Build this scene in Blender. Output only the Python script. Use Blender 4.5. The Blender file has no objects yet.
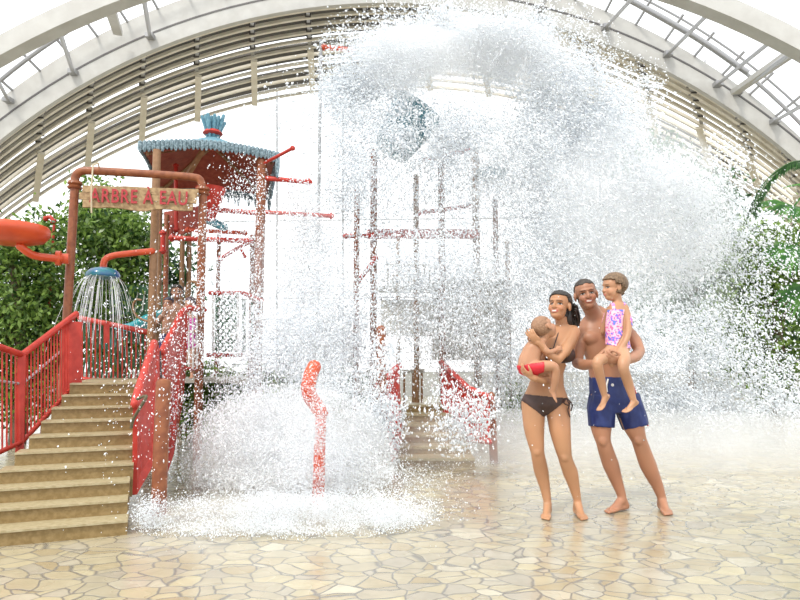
import bpy, bmesh, math, random
import numpy as np
from mathutils import Vector, Matrix
rng = np.random.default_rng(7); random.seed(7)
SC = bpy.context.scene
COL = SC.collection

# ------------------------------------------------------------ camera, sky, sun, exposure
F, CAMH, PITCH = 620.0, 1.15, math.atan(65/620)
cam = bpy.data.cameras.new('camera'); cam_o = bpy.data.objects.new('camera', cam); COL.objects.link(cam_o)
cam.sensor_width = 36; cam.lens = 36*F/800; cam.clip_start = .05; cam.clip_end = 300
cam_o.location = (0, 0, CAMH); cam_o.rotation_euler = (math.pi/2+PITCH, 0, 0)
SC.camera = cam_o
W = bpy.data.worlds.new('sky'); SC.world = W; W.use_nodes = True
W.node_tree.nodes['Background'].inputs[0].default_value = (.95, .98, 1, 1)
W.node_tree.nodes['Background'].inputs[1].default_value = 1.8
def sun(energy, rot, angle, col):
    l = bpy.data.lights.new('sun', 'SUN'); l.energy = energy; l.angle = math.radians(angle); l.color = col
    o = bpy.data.objects.new('sun', l); o.rotation_euler = [math.radians(a) for a in rot]; COL.objects.link(o)
sun(2.7, (38, 0, -35), 12, (1, .95, .86))
SC.view_settings.view_transform = 'Standard'; SC.view_settings.look = 'None'
SC.view_settings.gamma = 1; SC.view_settings.use_curve_mapping = False
SC.view_settings.exposure = 0.0
SC.cycles.max_bounces = 10; SC.cycles.volume_bounces = 3; SC.cycles.transmission_bounces = 4
SC.cycles.diffuse_bounces = 7

# ------------------------------------------------------------ helpers
_c, _s = math.cos(PITCH), math.sin(PITCH)
def ray(u, v):
    a, b = (u-400)/F, (300-v)/F
    return Vector((a, _c-b*_s, _s+b*_c))
def P(u, v, Y):
    d = ray(u, v); return Vector((0, 0, CAMH)) + d*(Y/d.y)
def G(u, v, z=0.0):
    d = ray(u, v); return Vector((0, 0, CAMH)) + d*((z-CAMH)/d.z)

def tag(o, label=None, cat=None, group=None, kind=None):
    if label: o['label'] = label
    if cat: o['category'] = cat
    if group: o['group'] = group
    if kind: o['kind'] = kind
    return o
def thing(name, loc, label, cat, group=None):
    o = bpy.data.objects.new(name, None); COL.objects.link(o); o.empty_display_size = .1
    o.location = loc; return tag(o, label, cat, group)
def origin(o):
    v = Vector((0, 0, 0))
    while o is not None: v = v + o.location; o = o.parent
    return v

class MB:
    def __init__(s): s.v = []; s.f = []
    def add(s, vs, fs):
        n = len(s.v); s.v += [tuple(x) for x in vs]; s.f += [tuple(i+n for i in f) for f in fs]; return s
    def box(s, c, size, rz=0, R=None):
        R = R or Matrix.Rotation(rz, 3, 'Z'); c = Vector(c); h = [x/2 for x in size]
        vs = [c + R @ Vector((x*h[0], y*h[1], z*h[2])) for z in (-1, 1) for x, y in ((-1, -1), (1, -1), (1, 1), (-1, 1))]
        return s.add(vs, [(3,2,1,0),(4,5,6,7),(0,1,5,4),(1,2,6,5),(2,3,7,6),(3,0,4,7)])
    def bar(s, a, b, w, h, up=(0, 0, 1)):
        a, b = Vector(a), Vector(b); d = (b-a); L = d.length; d.normalize(); up = Vector(up)
        x = d.cross(up)
        if x.length < 1e-4: x = Vector((1, 0, 0))
        x.normalize(); z = x.cross(d)
        return s.box((a+b)/2, (w, L, h), R=Matrix((x, d, z)).transposed())
    def prism(s, pts, off):
        n = len(pts); off = Vector(off); pts = [Vector(p) for p in pts]
        return s.add(pts+[p+off for p in pts], [tuple(range(n))[::-1], tuple(range(n, 2*n))]+[(i, (i+1) % n, n+(i+1) % n, n+i) for i in range(n)])
    def tube(s, pts, r, seg=10, round_ends=False, closed=False):
        pts = [Vector(p) for p in pts]; n = len(pts)
        rs = [r]*n if not isinstance(r, (list, tuple)) else list(r)
        if round_ends:
            d0 = (pts[0]-pts[1]).normalized(); d1 = (pts[-1]-pts[-2]).normalized()
            A = [(pts[0]+d0*rs[0]*math.sin(t), rs[0]*math.cos(t)) for t in (1.45, 1.05, .6, .3)]
            B = [(pts[-1]+d1*rs[-1]*math.sin(t), rs[-1]*math.cos(t)) for t in (.3, .6, 1.05, 1.45)]
            pts = [a[0] for a in A]+pts+[b[0] for b in B]; rs = [a[1] for a in A]+rs+[b[1] for b in B]; n = len(pts)
        t0 = (pts[1]-pts[0]).normalized(); ref = Vector((0, 0, 1)) if abs(t0.z) < .9 else Vector((1, 0, 0))
        x = t0.cross(ref).normalized(); vs = []; fs = []
        for i, p in enumerate(pts):
            if closed: t = (pts[(i+1) % n]-pts[i-1]).normalized()
            else: t = (pts[min(i+1, n-1)]-pts[max(i-1, 0)]).normalized()
            x = (x-t*x.dot(t)).normalized(); y = t.cross(x)
            for k in range(seg):
                a = 2*math.pi*k/seg; vs.append(p+(x*math.cos(a)+y*math.sin(a))*rs[i])
        for i in range(n if closed else n-1):
            j = (i+1) % n
            for k in range(seg):
                l = (k+1) % seg; fs.append((i*seg+k, i*seg+l, j*seg+l, j*seg+k))
        if not closed: fs += [tuple(range(seg))[::-1], tuple((n-1)*seg+k for k in range(seg))]
        return s.add(vs, fs)
    def lathe(s, c, prof, seg=24, axis=(0, 0, 1)):
        c = Vector(c); z = Vector(axis).normalized(); x = z.orthogonal().normalized(); y = z.cross(x); n = len(prof)
        vs = [c+z*h+(x*math.cos(2*math.pi*k/seg)+y*math.sin(2*math.pi*k/seg))*r for r, h in prof for k in range(seg)]
        fs = [(i*seg+k, i*seg+(k+1) % seg, (i+1)*seg+(k+1) % seg, (i+1)*seg+k) for i in range(n-1) for k in range(seg)]
        return s.add(vs, fs+[tuple(range(seg))[::-1], tuple((n-1)*seg+k for k in range(seg))])
    def ell(s, c, r, R=None, nu=14, nv=9):
        R = R or Matrix.Identity(3); c = Vector(c); vs = []
        for j in range(1, nv):
            ph = math.pi*j/nv
            for k in range(nu):
                a = 2*math.pi*k/nu
                vs.append(c+R @ Vector((r[0]*math.sin(ph)*math.cos(a), r[1]*math.sin(ph)*math.sin(a), r[2]*math.cos(ph))))
        vs += [c+R @ Vector((0, 0, r[2])), c-R @ Vector((0, 0, r[2]))]; T = len(vs)-2; fs = []
        for j in range(nv-2):
            for k in range(nu):
                l = (k+1) % nu; fs.append((j*nu+k, (j+1)*nu+k, (j+1)*nu+l, j*nu+l))
        for k in range(nu):
            l = (k+1) % nu; fs.append((T, k, l)); fs.append((T+1, (nv-2)*nu+l, (nv-2)*nu+k))
        return s.add(vs, fs)
    def build(s, name, mat, parent=None, smooth=False, base=None):
        o0 = origin(parent) if parent is not None else Vector(base or (0, 0, 0))
        me = bpy.data.meshes.new(name); me.from_pydata([(x[0]-o0.x, x[1]-o0.y, x[2]-o0.z) for x in s.v], [], s.f)
        me.materials.append(mat)
        if smooth:
            me.polygons.foreach_set('use_smooth', [True]*len(me.polygons))
            me.set_sharp_from_angle(angle=math.radians(48))
        me.update(); o = bpy.data.objects.new(name, me); COL.objects.link(o)
        if parent is not None: o.parent = parent
        else: o.location = o0
        return o
def fast_mesh(name, V, Fq, mat, parent=None, k=3, smooth=False):
    V = np.asarray(V, np.float32).reshape(-1, 3); Fq = np.asarray(Fq, np.int32).reshape(-1, k); n = len(Fq)
    if parent is not None: V = V-np.array(origin(parent), np.float32)
    me = bpy.data.meshes.new(name); me.vertices.add(len(V)); me.vertices.foreach_set('co', V.ravel())
    me.loops.add(n*k); me.loops.foreach_set('vertex_index', Fq.ravel())
    me.polygons.add(n); me.polygons.foreach_set('loop_start', np.arange(n, dtype=np.int32)*k)
    if smooth: me.polygons.foreach_set('use_smooth', np.ones(n, bool))
    me.update(calc_edges=True); me.materials.append(mat)
    o = bpy.data.objects.new(name, me); COL.objects.link(o)
    if parent is not None: o.parent = parent
    return o
def copy_tree(o, parent=None):
    c = o.copy(); COL.objects.link(c); c.parent = parent
    for ch in list(o.children): copy_tree(ch, c)
    return c
def bez(pts, n=8):
    """Catmull-Rom through the points."""
    pts = [Vector(p) for p in pts]; q = [pts[0]*2-pts[1]]+pts+[pts[-1]*2-pts[-2]]; out = []
    for i in range(len(pts)-1):
        a, b, c, d = q[i:i+4]
        for k in range(n):
            t = k/n; out.append(.5*((2*b)+(c-a)*t+(2*a-5*b+4*c-d)*t*t+(3*b-a-3*c+d)*t**3))
    return out+[pts[-1]]

# ------------------------------------------------------------ materials
ALB = .79
def mat(name, col, rough=.5, metal=0, noise=None, bump=0, scale=8, coat=0, sss=0, spec=.5):
    col = tuple(c*ALB for c in col); noise = tuple(c*ALB for c in noise) if noise else None
    m = bpy.data.materials.new(name); m.use_nodes = True; nt = m.node_tree; b = nt.nodes['Principled BSDF']
    b.inputs['Base Color'].default_value = (*col, 1); b.inputs['Roughness'].default_value = rough; b.inputs['Metallic'].default_value = metal
    b.inputs['Coat Weight'].default_value = coat; b.inputs['Specular IOR Level'].default_value = spec
    if sss: b.inputs['Subsurface Weight'].default_value = sss; b.inputs['Subsurface Radius'].default_value = (.02, .008, .005); b.inputs['Subsurface Scale'].default_value = 1
    if noise or bump:
        g = nt.nodes.new('ShaderNodeNewGeometry'); n = nt.nodes.new('ShaderNodeTexNoise'); n.inputs['Scale'].default_value = scale; n.inputs['Detail'].default_value = 5
        nt.links.new(g.outputs['Position'], n.inputs['Vector'])
    if noise:
        r = nt.nodes.new('ShaderNodeValToRGB'); r.color_ramp.elements[0].color = (*col, 1); r.color_ramp.elements[1].color = (*noise, 1)
        r.color_ramp.elements[0].position = .38; r.color_ramp.elements[1].position = .62
        nt.links.new(n.outputs['Fac'], r.inputs['Fac']); nt.links.new(r.outputs['Color'], b.inputs['Base Color'])
    if bump:
        bu = nt.nodes.new('ShaderNodeBump'); bu.inputs['Strength'].default_value = bump; bu.inputs['Distance'].default_value = .01
        nt.links.new(n.outputs['Fac'], bu.inputs['Height']); nt.links.new(bu.outputs['Normal'], b.inputs['Normal'])
    return m
M = {
 'red': mat('red paint', (.50, .035, .022), .42, noise=(.60, .055, .035), scale=14, coat=.08, spec=.35),
 'orange': mat('orange plastic', (.78, .10, .025), .35, noise=(.66, .075, .02), scale=6, coat=.15),
 'copper': mat('copper brown paint', (.24, .07, .028), .42, noise=(.34, .115, .045), scale=16, coat=.08, spec=.35),
 'wood': mat('weathered wood', (.30, .18, .08), .6, noise=(.50, .34, .17), scale=22, bump=.5),
 'post': mat('wood coloured post', (.30, .155, .07), .5, noise=(.37, .20, .095), scale=20),
 'soffit': mat('red brown boards', (.33, .05, .03), .6, noise=(.42, .08, .045), scale=16, bump=.4),
 'thatch': mat('blue thatch', (.09, .25, .34), .55, noise=(.20, .40, .48), scale=30, bump=.6),
 'fringe': mat('grey blue fringe', (.10, .16, .19), .55, noise=(.34, .46, .52), scale=40),
 'step': mat('yellow sandstone step', (.27, .175, .06), .5, noise=(.36, .245, .10), scale=30, bump=.3),
 'nosing': mat('pale step nosing', (.54, .46, .29), .35, noise=(.42, .34, .19), scale=30),
 'plinth': mat('wet concrete', (.45, .42, .36), .5, noise=(.55, .52, .46), scale=9),
 'beam': mat('pale laminated beam', (.54, .525, .495), .6, noise=(.60, .59, .56), scale=3),
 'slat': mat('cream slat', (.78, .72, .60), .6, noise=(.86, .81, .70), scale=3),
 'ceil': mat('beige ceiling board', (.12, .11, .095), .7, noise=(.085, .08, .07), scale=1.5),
 'steel': mat('galvanised steel', (.42, .42, .43), .4, .3),
 'dark': mat('dark steel', (.13, .12, .12), .5),
 'green': mat('dark green mesh panel', (.05, .15, .08), .6, noise=(.08, .2, .1), scale=30),
 'teal': mat('turquoise plastic', (.05, .42, .45), .25, noise=(.04, .35, .42), coat=.4),
 'bucket': mat('teal bucket', (.05, .22, .30), .3, noise=(.08, .32, .40), scale=5),
 'white': mat('white paint', (.78, .78, .75), .5),
 'rope': mat('hemp rope', (.62, .52, .36), .8),
 'letter': mat('faded red lettering', (.42, .015, .03), .6, noise=(.50, .05, .05), scale=60),
 'bark': mat('tree bark', (.16, .11, .07), .8, noise=(.24, .17, .11), bump=.6),
 'chain': mat('black bumper', (.05, .055, .06), .5),
 'dryrope': mat('olive strap', (.14, .12, .07), .8),
}
def leaf_mat(name, c1, c2, tr=.42):
    m = bpy.data.materials.new(name); m.use_nodes = True; nt = m.node_tree; N = nt.nodes; L = nt.links
    out = N['Material Output']; b = N['Principled BSDF']; b.inputs['Roughness'].default_value = .35
    g = N.new('ShaderNodeNewGeometry'); r = N.new('ShaderNodeValToRGB'); r.color_ramp.elements[0].color = (*[c*ALB for c in c1], 1); r.color_ramp.elements[1].color = (*[c*ALB for c in c2], 1)
    L.new(g.outputs['Random Per Island'], r.inputs['Fac']); L.new(r.outputs['Color'], b.inputs['Base Color'])
    t = N.new('ShaderNodeBsdfTranslucent'); L.new(r.outputs['Color'], t.inputs['Color'])
    mx = N.new('ShaderNodeMixShader'); mx.inputs[0].default_value = tr
    L.new(b.outputs[0], mx.inputs[1]); L.new(t.outputs[0], mx.inputs[2]); L.new(mx.outputs[0], out.inputs['Surface'])
    return m
M['leaf'] = leaf_mat('green leaves', (.02, .08, .015), (.40, .60, .13))
M['leaf2'] = leaf_mat('dark green leaves', (.015, .06, .02), (.12, .28, .08))
M['palm'] = leaf_mat('palm leaves', (.04, .20, .03), (.16, .42, .06))
def water_mat():
    m = bpy.data.materials.new('white water'); m.use_nodes = True; nt = m.node_tree; N = nt.nodes; L = nt.links
    out = N['Material Output']; b = N['Principled BSDF']
    b.inputs['Base Color'].default_value = (.935, .965, 1, 1); b.inputs['Roughness'].default_value = .4; b.inputs['Specular IOR Level'].default_value = .1
    t = N.new('ShaderNodeBsdfTranslucent'); t.inputs['Color'].default_value = (.95, .975, 1, 1)
    g = N.new('ShaderNodeBsdfRefraction'); g.inputs['IOR'].default_value = 1.33; g.inputs['Roughness'].default_value = .1
    geo = N.new('ShaderNodeNewGeometry'); cr = N.new('ShaderNodeMath'); cr.operation = 'LESS_THAN'; cr.inputs[1].default_value = .035
    L.new(geo.outputs['Random Per Island'], cr.inputs[0])
    m1 = N.new('ShaderNodeMixShader'); m1.inputs[0].default_value = .12; L.new(b.outputs[0], m1.inputs[1]); L.new(t.outputs[0], m1.inputs[2])
    m2 = N.new('ShaderNodeMixShader'); L.new(cr.outputs[0], m2.inputs[0]); L.new(m1.outputs[0], m2.inputs[1]); L.new(g.outputs[0], m2.inputs[2])
    L.new(m2.outputs[0], out.inputs['Surface']); return m
M['water'] = water_mat()
def floor_mat():
    m = bpy.data.materials.new('wet crazy paving'); m.use_nodes = True; nt = m.node_tree; N = nt.nodes; L = nt.links
    b = N['Principled BSDF']; g = N.new('ShaderNodeNewGeometry')
    wn = N.new('ShaderNodeTexNoise'); wn.inputs['Scale'].default_value = 2.2; wn.inputs['Detail'].default_value = 3; L.new(g.outputs['Position'], wn.inputs['Vector'])
    sub = N.new('ShaderNodeVectorMath'); sub.operation = 'SUBTRACT'; sub.inputs[1].default_value = (.5, .5, .5); L.new(wn.outputs['Color'], sub.inputs[0])
    sc = N.new('ShaderNodeVectorMath'); sc.operation = 'SCALE'; sc.inputs['Scale'].default_value = .22; L.new(sub.outputs[0], sc.inputs[0])
    ad = N.new('ShaderNodeVectorMath'); ad.operation = 'ADD'; L.new(g.outputs['Position'], ad.inputs[0]); L.new(sc.outputs[0], ad.inputs[1])
    mp = N.new('ShaderNodeMapping'); mp.inputs['Scale'].default_value = (6.4, 8.2, 0); L.new(ad.outputs[0], mp.inputs['Vector'])
    v1 = N.new('ShaderNodeTexVoronoi'); v1.feature = 'F1'; v1.inputs['Scale'].default_value = 1; L.new(mp.outputs[0], v1.inputs['Vector'])
    v2 = N.new('ShaderNodeTexVoronoi'); v2.feature = 'DISTANCE_TO_EDGE'; v2.inputs['Scale'].default_value = 1; L.new(mp.outputs[0], v2.inputs['Vector'])
    sp = N.new('ShaderNodeSeparateColor'); L.new(v1.outputs['Color'], sp.inputs[0])
    r = N.new('ShaderNodeValToRGB'); e = r.color_ramp.elements
    e[0].position = 0; e[0].color = (.46, .37, .22, 1); e[1].position = 1; e[1].color = (.66, .60, .45, 1)
    for p, c in ((.25, (.56, .49, .33)), (.5, (.50, .44, .32)), (.7, (.62, .54, .34)), (.85, (.46, .41, .32))):
        k = e.new(p); k.color = (*c, 1)
    for k in e: k.color = (*[c*ALB for c in k.color[:3]], 1)
    L.new(sp.outputs[0], r.inputs['Fac'])
    n2 = N.new('ShaderNodeTexNoise'); n2.inputs['Scale'].default_value = 9; n2.inputs['Detail'].default_value = 6; L.new(g.outputs['Position'], n2.inputs['Vector'])
    mxn = N.new('ShaderNodeMix'); mxn.data_type = 'RGBA'; mxn.blend_type = 'MULTIPLY'; mxn.inputs[0].default_value = .5
    r3 = N.new('ShaderNodeValToRGB'); r3.color_ramp.elements[0].position = .3; r3.color_ramp.elements[0].color = (.72, .72, .7, 1); r3.color_ramp.elements[1].position = .6
    L.new(n2.outputs['Fac'], r3.inputs['Fac']); L.new(r.outputs['Color'], mxn.inputs[6]); L.new(r3.outputs['Color'], mxn.inputs[7])
    jr = N.new('ShaderNodeValToRGB'); jr.color_ramp.elements[0].position = .012; jr.color_ramp.elements[1].position = .05; L.new(v2.outputs['Distance'], jr.inputs['Fac'])
    mj = N.new('ShaderNodeMix'); mj.data_type = 'RGBA'; mj.inputs[6].default_value = (.19, .18, .155, 1)
    L.new(jr.outputs['Color'], mj.inputs[0]); L.new(mxn.outputs[2], mj.inputs[7]); L.new(mj.outputs[2], b.inputs['Base Color'])
    n4 = N.new('ShaderNodeTexNoise'); n4.inputs['Scale'].default_value = 2.5; L.new(g.outputs['Position'], n4.inputs['Vector'])
    rr = N.new('ShaderNodeMapRange'); rr.inputs[3].default_value = .14; rr.inputs[4].default_value = .4; L.new(n4.outputs['Fac'], rr.inputs[0]); L.new(rr.outputs[0], b.inputs['Roughness'])
    n3 = N.new('ShaderNodeTexNoise'); n3.inputs['Scale'].default_value = 34; n3.inputs['Detail'].default_value = 3; L.new(g.outputs['Position'], n3.inputs['Vector'])
    b1 = N.new('ShaderNodeBump'); b1.inputs['Strength'].default_value = .2; b1.inputs['Distance'].default_value = .01; L.new(n3.outputs['Fac'], b1.inputs['Height'])
    b2 = N.new('ShaderNodeBump'); b2.inputs['Strength'].default_value = .3; b2.inputs['Distance'].default_value = .01; L.new(jr.outputs['Color'], b2.inputs['Height']); L.new(b1.outputs[0], b2.inputs['Normal'])
    L.new(b2.outputs[0], b.inputs['Normal']); b.inputs['Specular IOR Level'].default_value = .6; b.inputs['Coat Weight'].default_value = .5; b.inputs['Coat Roughness'].default_value = .07; L.new(b1.outputs[0], b.inputs['Coat Normal'])
    return m
M['floor'] = floor_mat()
def mist_mat(dens):
    m = bpy.data.materials.new('water mist'); m.use_nodes = True; nt = m.node_tree; nt.nodes.clear()
    o = nt.nodes.new('ShaderNodeOutputMaterial'); s = nt.nodes.new('ShaderNodeVolumeScatter')
    s.inputs['Color'].default_value = (.935, .965, 1, 1); s.inputs['Density'].default_value = dens; s.inputs['Anisotropy'].default_value = .1
    nt.links.new(s.outputs[0], o.inputs['Volume']); return m
# ------------------------------------------------------------ the setting
mb = MB(); mb.box((0, 17, -.1), (60, 50, .2)); tag(mb.build('floor', M['floor']), kind='structure')

def circ3(a, b, c):
    ax, az, bx, bz, cx, cz = a.x, a.z, b.x, b.z, c.x, c.z
    d = 2*(ax*(bz-cz)+bx*(cz-az)+cx*(az-bz))
    ux = ((ax*ax+az*az)*(bz-cz)+(bx*bx+bz*bz)*(cz-az)+(cx*cx+cz*cz)*(az-bz))/d
    uz = ((ax*ax+az*az)*(cx-bx)+(bx*bx+bz*bz)*(ax-cx)+(cx*cx+cz*cz)*(bx-ax))/d
    return ux, uz, math.hypot(ax-ux, az-uz)
def arch_pt(c, t, y, dr=0): return Vector((c[0]+(c[2]+dr)*math.sin(t), y, c[1]+(c[2]+dr)*math.cos(t)))
def arch(mb, c_in, c_out, y0, y1, t0=-1.2, t1=1.2, n=72):
    vs = []; fs = []
    for i in range(n+1):
        t = t0+(t1-t0)*i/n
        vs += [arch_pt(c_in, t, y0), arch_pt(c_out, t, y0), arch_pt(c_out, t, y1), arch_pt(c_in, t, y1)]
    for i in range(n):
        for k in range(4):
            l = (k+1) % 4; fs.append((i*4+k, i*4+l, (i+1)*4+l, (i+1)*4+k))
    mb.add(vs, fs+[(3, 2, 1, 0), (n*4, n*4+1, n*4+2, n*4+3)])
Y0 = 16.0
c_in = circ3(P(0, 140, Y0), P(408, 3, Y0), P(800, 163, Y0)); c_out = circ3(P(0, 99, Y0), P(408, -33, Y0), P(800, 137, Y0))
mb = MB(); arch(mb, c_in, c_out, Y0, Y0+.14)
beam = tag(mb.build('trim_1', M['beam'], smooth=True), kind='structure')
g = MB(); cm = (c_in[0], c_in[1], c_in[2]+.42); g_in = (cm[0], cm[1], cm[2]); g_out = (cm[0], cm[1], cm[2]+.045)
arch(g, g_in, g_out, Y0-.015, Y0+.02, n=72); g.build('groove', M['dark'], beam)
Yn = 11.0
n_in = circ3(P(0, 55, Yn), P(404, -51, Yn), P(800, 50, Yn)); n_out = (n_in[0], n_in[1], n_in[2]+.36)
mb = MB(); arch(mb, n_in, n_out, Yn, Yn+.3); near = tag(mb.build('trim_2', M['beam'], smooth=True), kind='structure')

# ceiling: concentric cream slats receding from the main beam, boards above the first ones, ties between
ceil = tag(bpy.data.objects.new('ceiling', None), kind='structure'); COL.objects.link(ceil)
NS = 12; ring = []
for j in range(NS):
    w = (j+.35)/(NS-.6); y = 16.15+5.9*w
    c = circ3(P(0, 140+84*w, y), P(405, 3+84*w, y), P(800, 163+68*w, y)); ring.append((c, y))
    m = MB(); arch(m, (c[0], c[1], c[2]), (c[0], c[1], c[2]+.085), y, y+.09, n=64); m.build('slat', M['slat'], ceil, smooth=True)
def shell_between(i0, i1, lift, name, material, t0, t1, thick=.06, n=60):
    m = MB(); vs = []; fs = []; J = list(range(i0, i1+1))
    for i in range(n+1):
        t = t0+(t1-t0)*i/n
        for j in J: vs.append(arch_pt(ring[j][0], t, ring[j][1]+(.05 if j else -.05), lift))
        for j in J: vs.append(arch_pt(ring[j][0], t, ring[j][1]+(.05 if j else -.05), lift+thick))
    k = len(J)
    for i in range(n):
        a = i*2*k; b = (i+1)*2*k
        for q in range(k-1):
            fs += [(a+q, a+q+1, b+q+1, b+q), (a+k+q, b+k+q, b+k+q+1, a+k+q+1)]
        fs += [(a, b, b+k, a+k), (a+k-1, a+2*k-1, b+2*k-1, b+k-1)]
    m.add(vs, fs); return m.build(name, material, ceil, smooth=True)
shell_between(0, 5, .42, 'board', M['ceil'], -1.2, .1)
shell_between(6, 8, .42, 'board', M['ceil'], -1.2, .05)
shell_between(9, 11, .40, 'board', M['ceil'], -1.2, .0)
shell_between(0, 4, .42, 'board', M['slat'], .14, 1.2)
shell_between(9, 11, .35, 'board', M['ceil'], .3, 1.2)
for i in range(22):
    t = -1.02+i*.098
    m = MB(); pts = [arch_pt(ring[j][0], t, ring[j][1]+.06, .13) for j in range(0, 6)]
    for a, b in zip(pts, pts[1:]): m.bar(a, b, .1, .14)
    m.build('tie', M['dark'] if 0 else M['steel'], ceil)
    for j in range(5):
        q = arch_pt(ring[j][0], t, ring[j][1]+.06, .10); MB().box(q, (.16, .18, .16)).build('bracket', M['dark'], ceil)
    m = MB(); pts = [arch_pt(ring[j][0], t, ring[j][1]+.06, -.06) for j in range(5, NS)]
    for a, b in zip(pts, pts[1:]): m.bar(a, b, .2, .08)
    m.build('tie', M['slat'], ceil)

# steel between the two arches: rods and purlin tubes
frame = tag(bpy.data.objects.new('trim_3', None), kind='structure'); COL.objects.link(frame)
for (a, b, w) in [((58, 27), (73, 72), .1), ((143, -6), (150, 36), .1), ((668, 54), (718, 4), .09), ((606, 27), (640, -10), .09),
                  ((718, 84), (775, 38), .09), ((775, 121), (812, 100), .09), ((540, 8), (556, -12), .08), ((738, 92), (795, 50), .11), ((8, 100), (-12, 62), .09)]:
    p0 = P(a[0], a[1], 15.9 if a[1] > b[1] else 11.3); p1 = P(b[0], b[1], 11.3 if a[1] > b[1] else 15.9)
    m = MB().tube([p0, p1], w/2, 8); m.build('strut', M['steel'], frame, smooth=True)
    lo = p0 if p0.y > p1.y else p1
    MB().box(lo, (.2, .2, .12), 0).build('bracket', M['steel'], frame)
for (pts, y, r) in [(((0, 80), (404, -58), (800, 123)), 15.2, .045), (((0, 112-30), (404, -60), (800, 108)), 15.6, .03)]:
    c = circ3(*[P(u, v, y) for u, v in pts]); m = MB()
    m.tube([arch_pt(c, -1.1+2.2*i/70, y) for i in range(71)], r, 6); m.build('purlin', M['steel'], frame, smooth=True)
for i in range(34):
    t = -.98+i*.058
    a = arch_pt(c_out, t, 16.0, -.02); b = arch_pt(c_out, t, 15.3, .34)
    MB().bar(a, b, .05, .05).build('stud', M['steel'], frame)
# glass edge strips running forward from the main arch (dark framed panes)
for (a, b) in [((118, 33), (106, -4)), ((735, 92), (800, 47))]:
    m = MB().bar(P(a[0], a[1], 15.7), P(b[0], b[1], 11.5), .22, .12); m.build('glazing_bar', M['beam'], frame)

m = MB(); m.tube(bez([P(600, -16, 14), P(648, 10, 14), P(700, 40, 14), P(748, 73, 14)]), .07, 8); m.build('purlin', M['steel'], frame, smooth=True)
# cables of the glazed gable far behind
cab = tag(bpy.data.objects.new('window_1', None), kind='structure'); COL.objects.link(cab)
for u in (277, 343, 600, 705):
    MB().tube([P(u, 438 if u < 400 else 420, 24), P(u, 60, 24)], .035, 6).build('mullion', M['steel'], cab)
for v in (222, 300):
    MB().tube([P(190, v, 24), P(820, v-8, 24)], .02, 6).build('cable', M['steel'], cab)
mb = MB(); mb.box((4, 23.6, .45), (50, .3, .9)); tag(mb.build('wall_back', M['white']), kind='structure')

# ------------------------------------------------------------ left staircase
def along(p, u, vv=400):
    """point on the nosing line through p (direction ND) that shows at column u"""
    k = (u-400)/F/(_c-((300-vv)/F)*_s)*1.0
    return p + ND*((k*p.y-p.x)/(ND.x-k*ND.y))
ang = math.radians(22); ND = Vector((math.cos(ang), math.sin(ang), 0)); UP = Vector((-math.sin(ang), math.cos(ang), 0))
RISE = .098
LEFT_U = [-60, -60, -60, 0, 16, 30, 42, 52, 62, 70, 77]
RIGHT_U = [128, 128, 130, 134, 136, 138, 140, 141, 142, 143, 144]
FY = [530, 513, 495, 472, 454, 439, 426, 413, 402, 392, 382]      # image height of each front edge at column 100
st = thing('staircase', G(90, 530), 'wide sandstone staircase with ten pale-edged steps climbing between red railings', 'stairs')
def step_pt(k):  # front nosing point of tread k (1..10) at column 100
    return P(100, FY[k], 4.3*(1+.04*(k-1)))
TREAD = []
for k in range(1, 11):
    p = step_pt(k); p.z = RISE*k; y = 4.3*(1+.04*(k-1))
    TREAD.append(p)
for k, p in enumerate(TREAD):
    a = along(p, LEFT_U[k], FY[k+1]); b = along(p, RIGHT_U[k], FY[k+1])
    dep = .20 if k < 9 else 2.4
    m = MB(); top = p.z; back = UP*(dep+.06)
    q = [a, b, b+back, a+back]
    m.prism([Vector((x.x, x.y, 0.0 if k < 3 else top-.25)) for x in q], (0, 0, (top-.012) - (0.0 if k < 3 else top-.25)))
    s = m.build('step' if k < 9 else 'landing', M['step'], st)
    n = MB(); f = -UP*.018
    n.prism([Vector((x.x, x.y, top-.012)) for x in (a+f, b+f, b+UP*(dep+.02), a+UP*(dep+.02))], (0, 0, .014)); n.build('nosing', M['nosing'], s)
TOPZ = RISE*10
def rail_panel(parent, pts_top, pts_bot, rail_r, n_bars, mat_r, bar=.02, rail_mat=None, bottom_rail=True, name='baluster'):
    """balustrade: handrail polyline, bottom rail and upright bars, each bar a part"""
    m = MB(); m.tube(pts_top, rail_r, 10, round_ends=True); m.build('handrail', rail_mat or mat_r, parent, smooth=True)
    if bottom_rail:
        m = MB(); m.tube(pts_bot, rail_r*.7, 8, round_ends=True); m.build('bottom_rail', mat_r, parent, smooth=True)
    for (a, b, c, d), n in zip(zip(pts_top, pts_top[1:], pts_bot, pts_bot[1:]), n_bars):
        for i in range(n):
            t = (i+.5)/n; MB().bar(a.lerp(b, t), c.lerp(d, t), bar, bar*.7, up=UP).build(name, mat_r, parent)
# left balustrade
LA_t, LB_t, LC_t = P(-62, 326, 4.5), P(22, 355, 5.25), P(76, 314, 6.1)
LA_b, LB_b, LC_b = P(-62, 480, 4.5), P(22, 442, 5.25), P(76, 384, 6.1)
lr = thing('railing', (LB_b.x, LB_b.y, 0), 'red barred railing up the left side of the wide sandstone stairs', 'railing')
rail_panel(lr, [LA_t, LB_t, LC_t], [LA_b, LB_b, LC_b], .03, [17, 17], M['red'], .013)
m = MB(); m.bar(LB_t, LB_b+Vector((0, 0, -.35)), .06, .05, up=UP); m.build('post', M['red'], lr)
m = MB(); m.bar(P(72, 322, 6.0), P(72, 392, 6.0), .17, .04, up=UP); m.build('post', M['red'], lr)
m = MB(); m.tube([P(-62, 372, 4.52), P(22, 384, 5.26)], .012, 6); m.tube([P(22, 384, 5.26), P(60, 352, 5.85)], .012, 6); m.build('mid_rail', M['steel'], lr, smooth=True)
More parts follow.
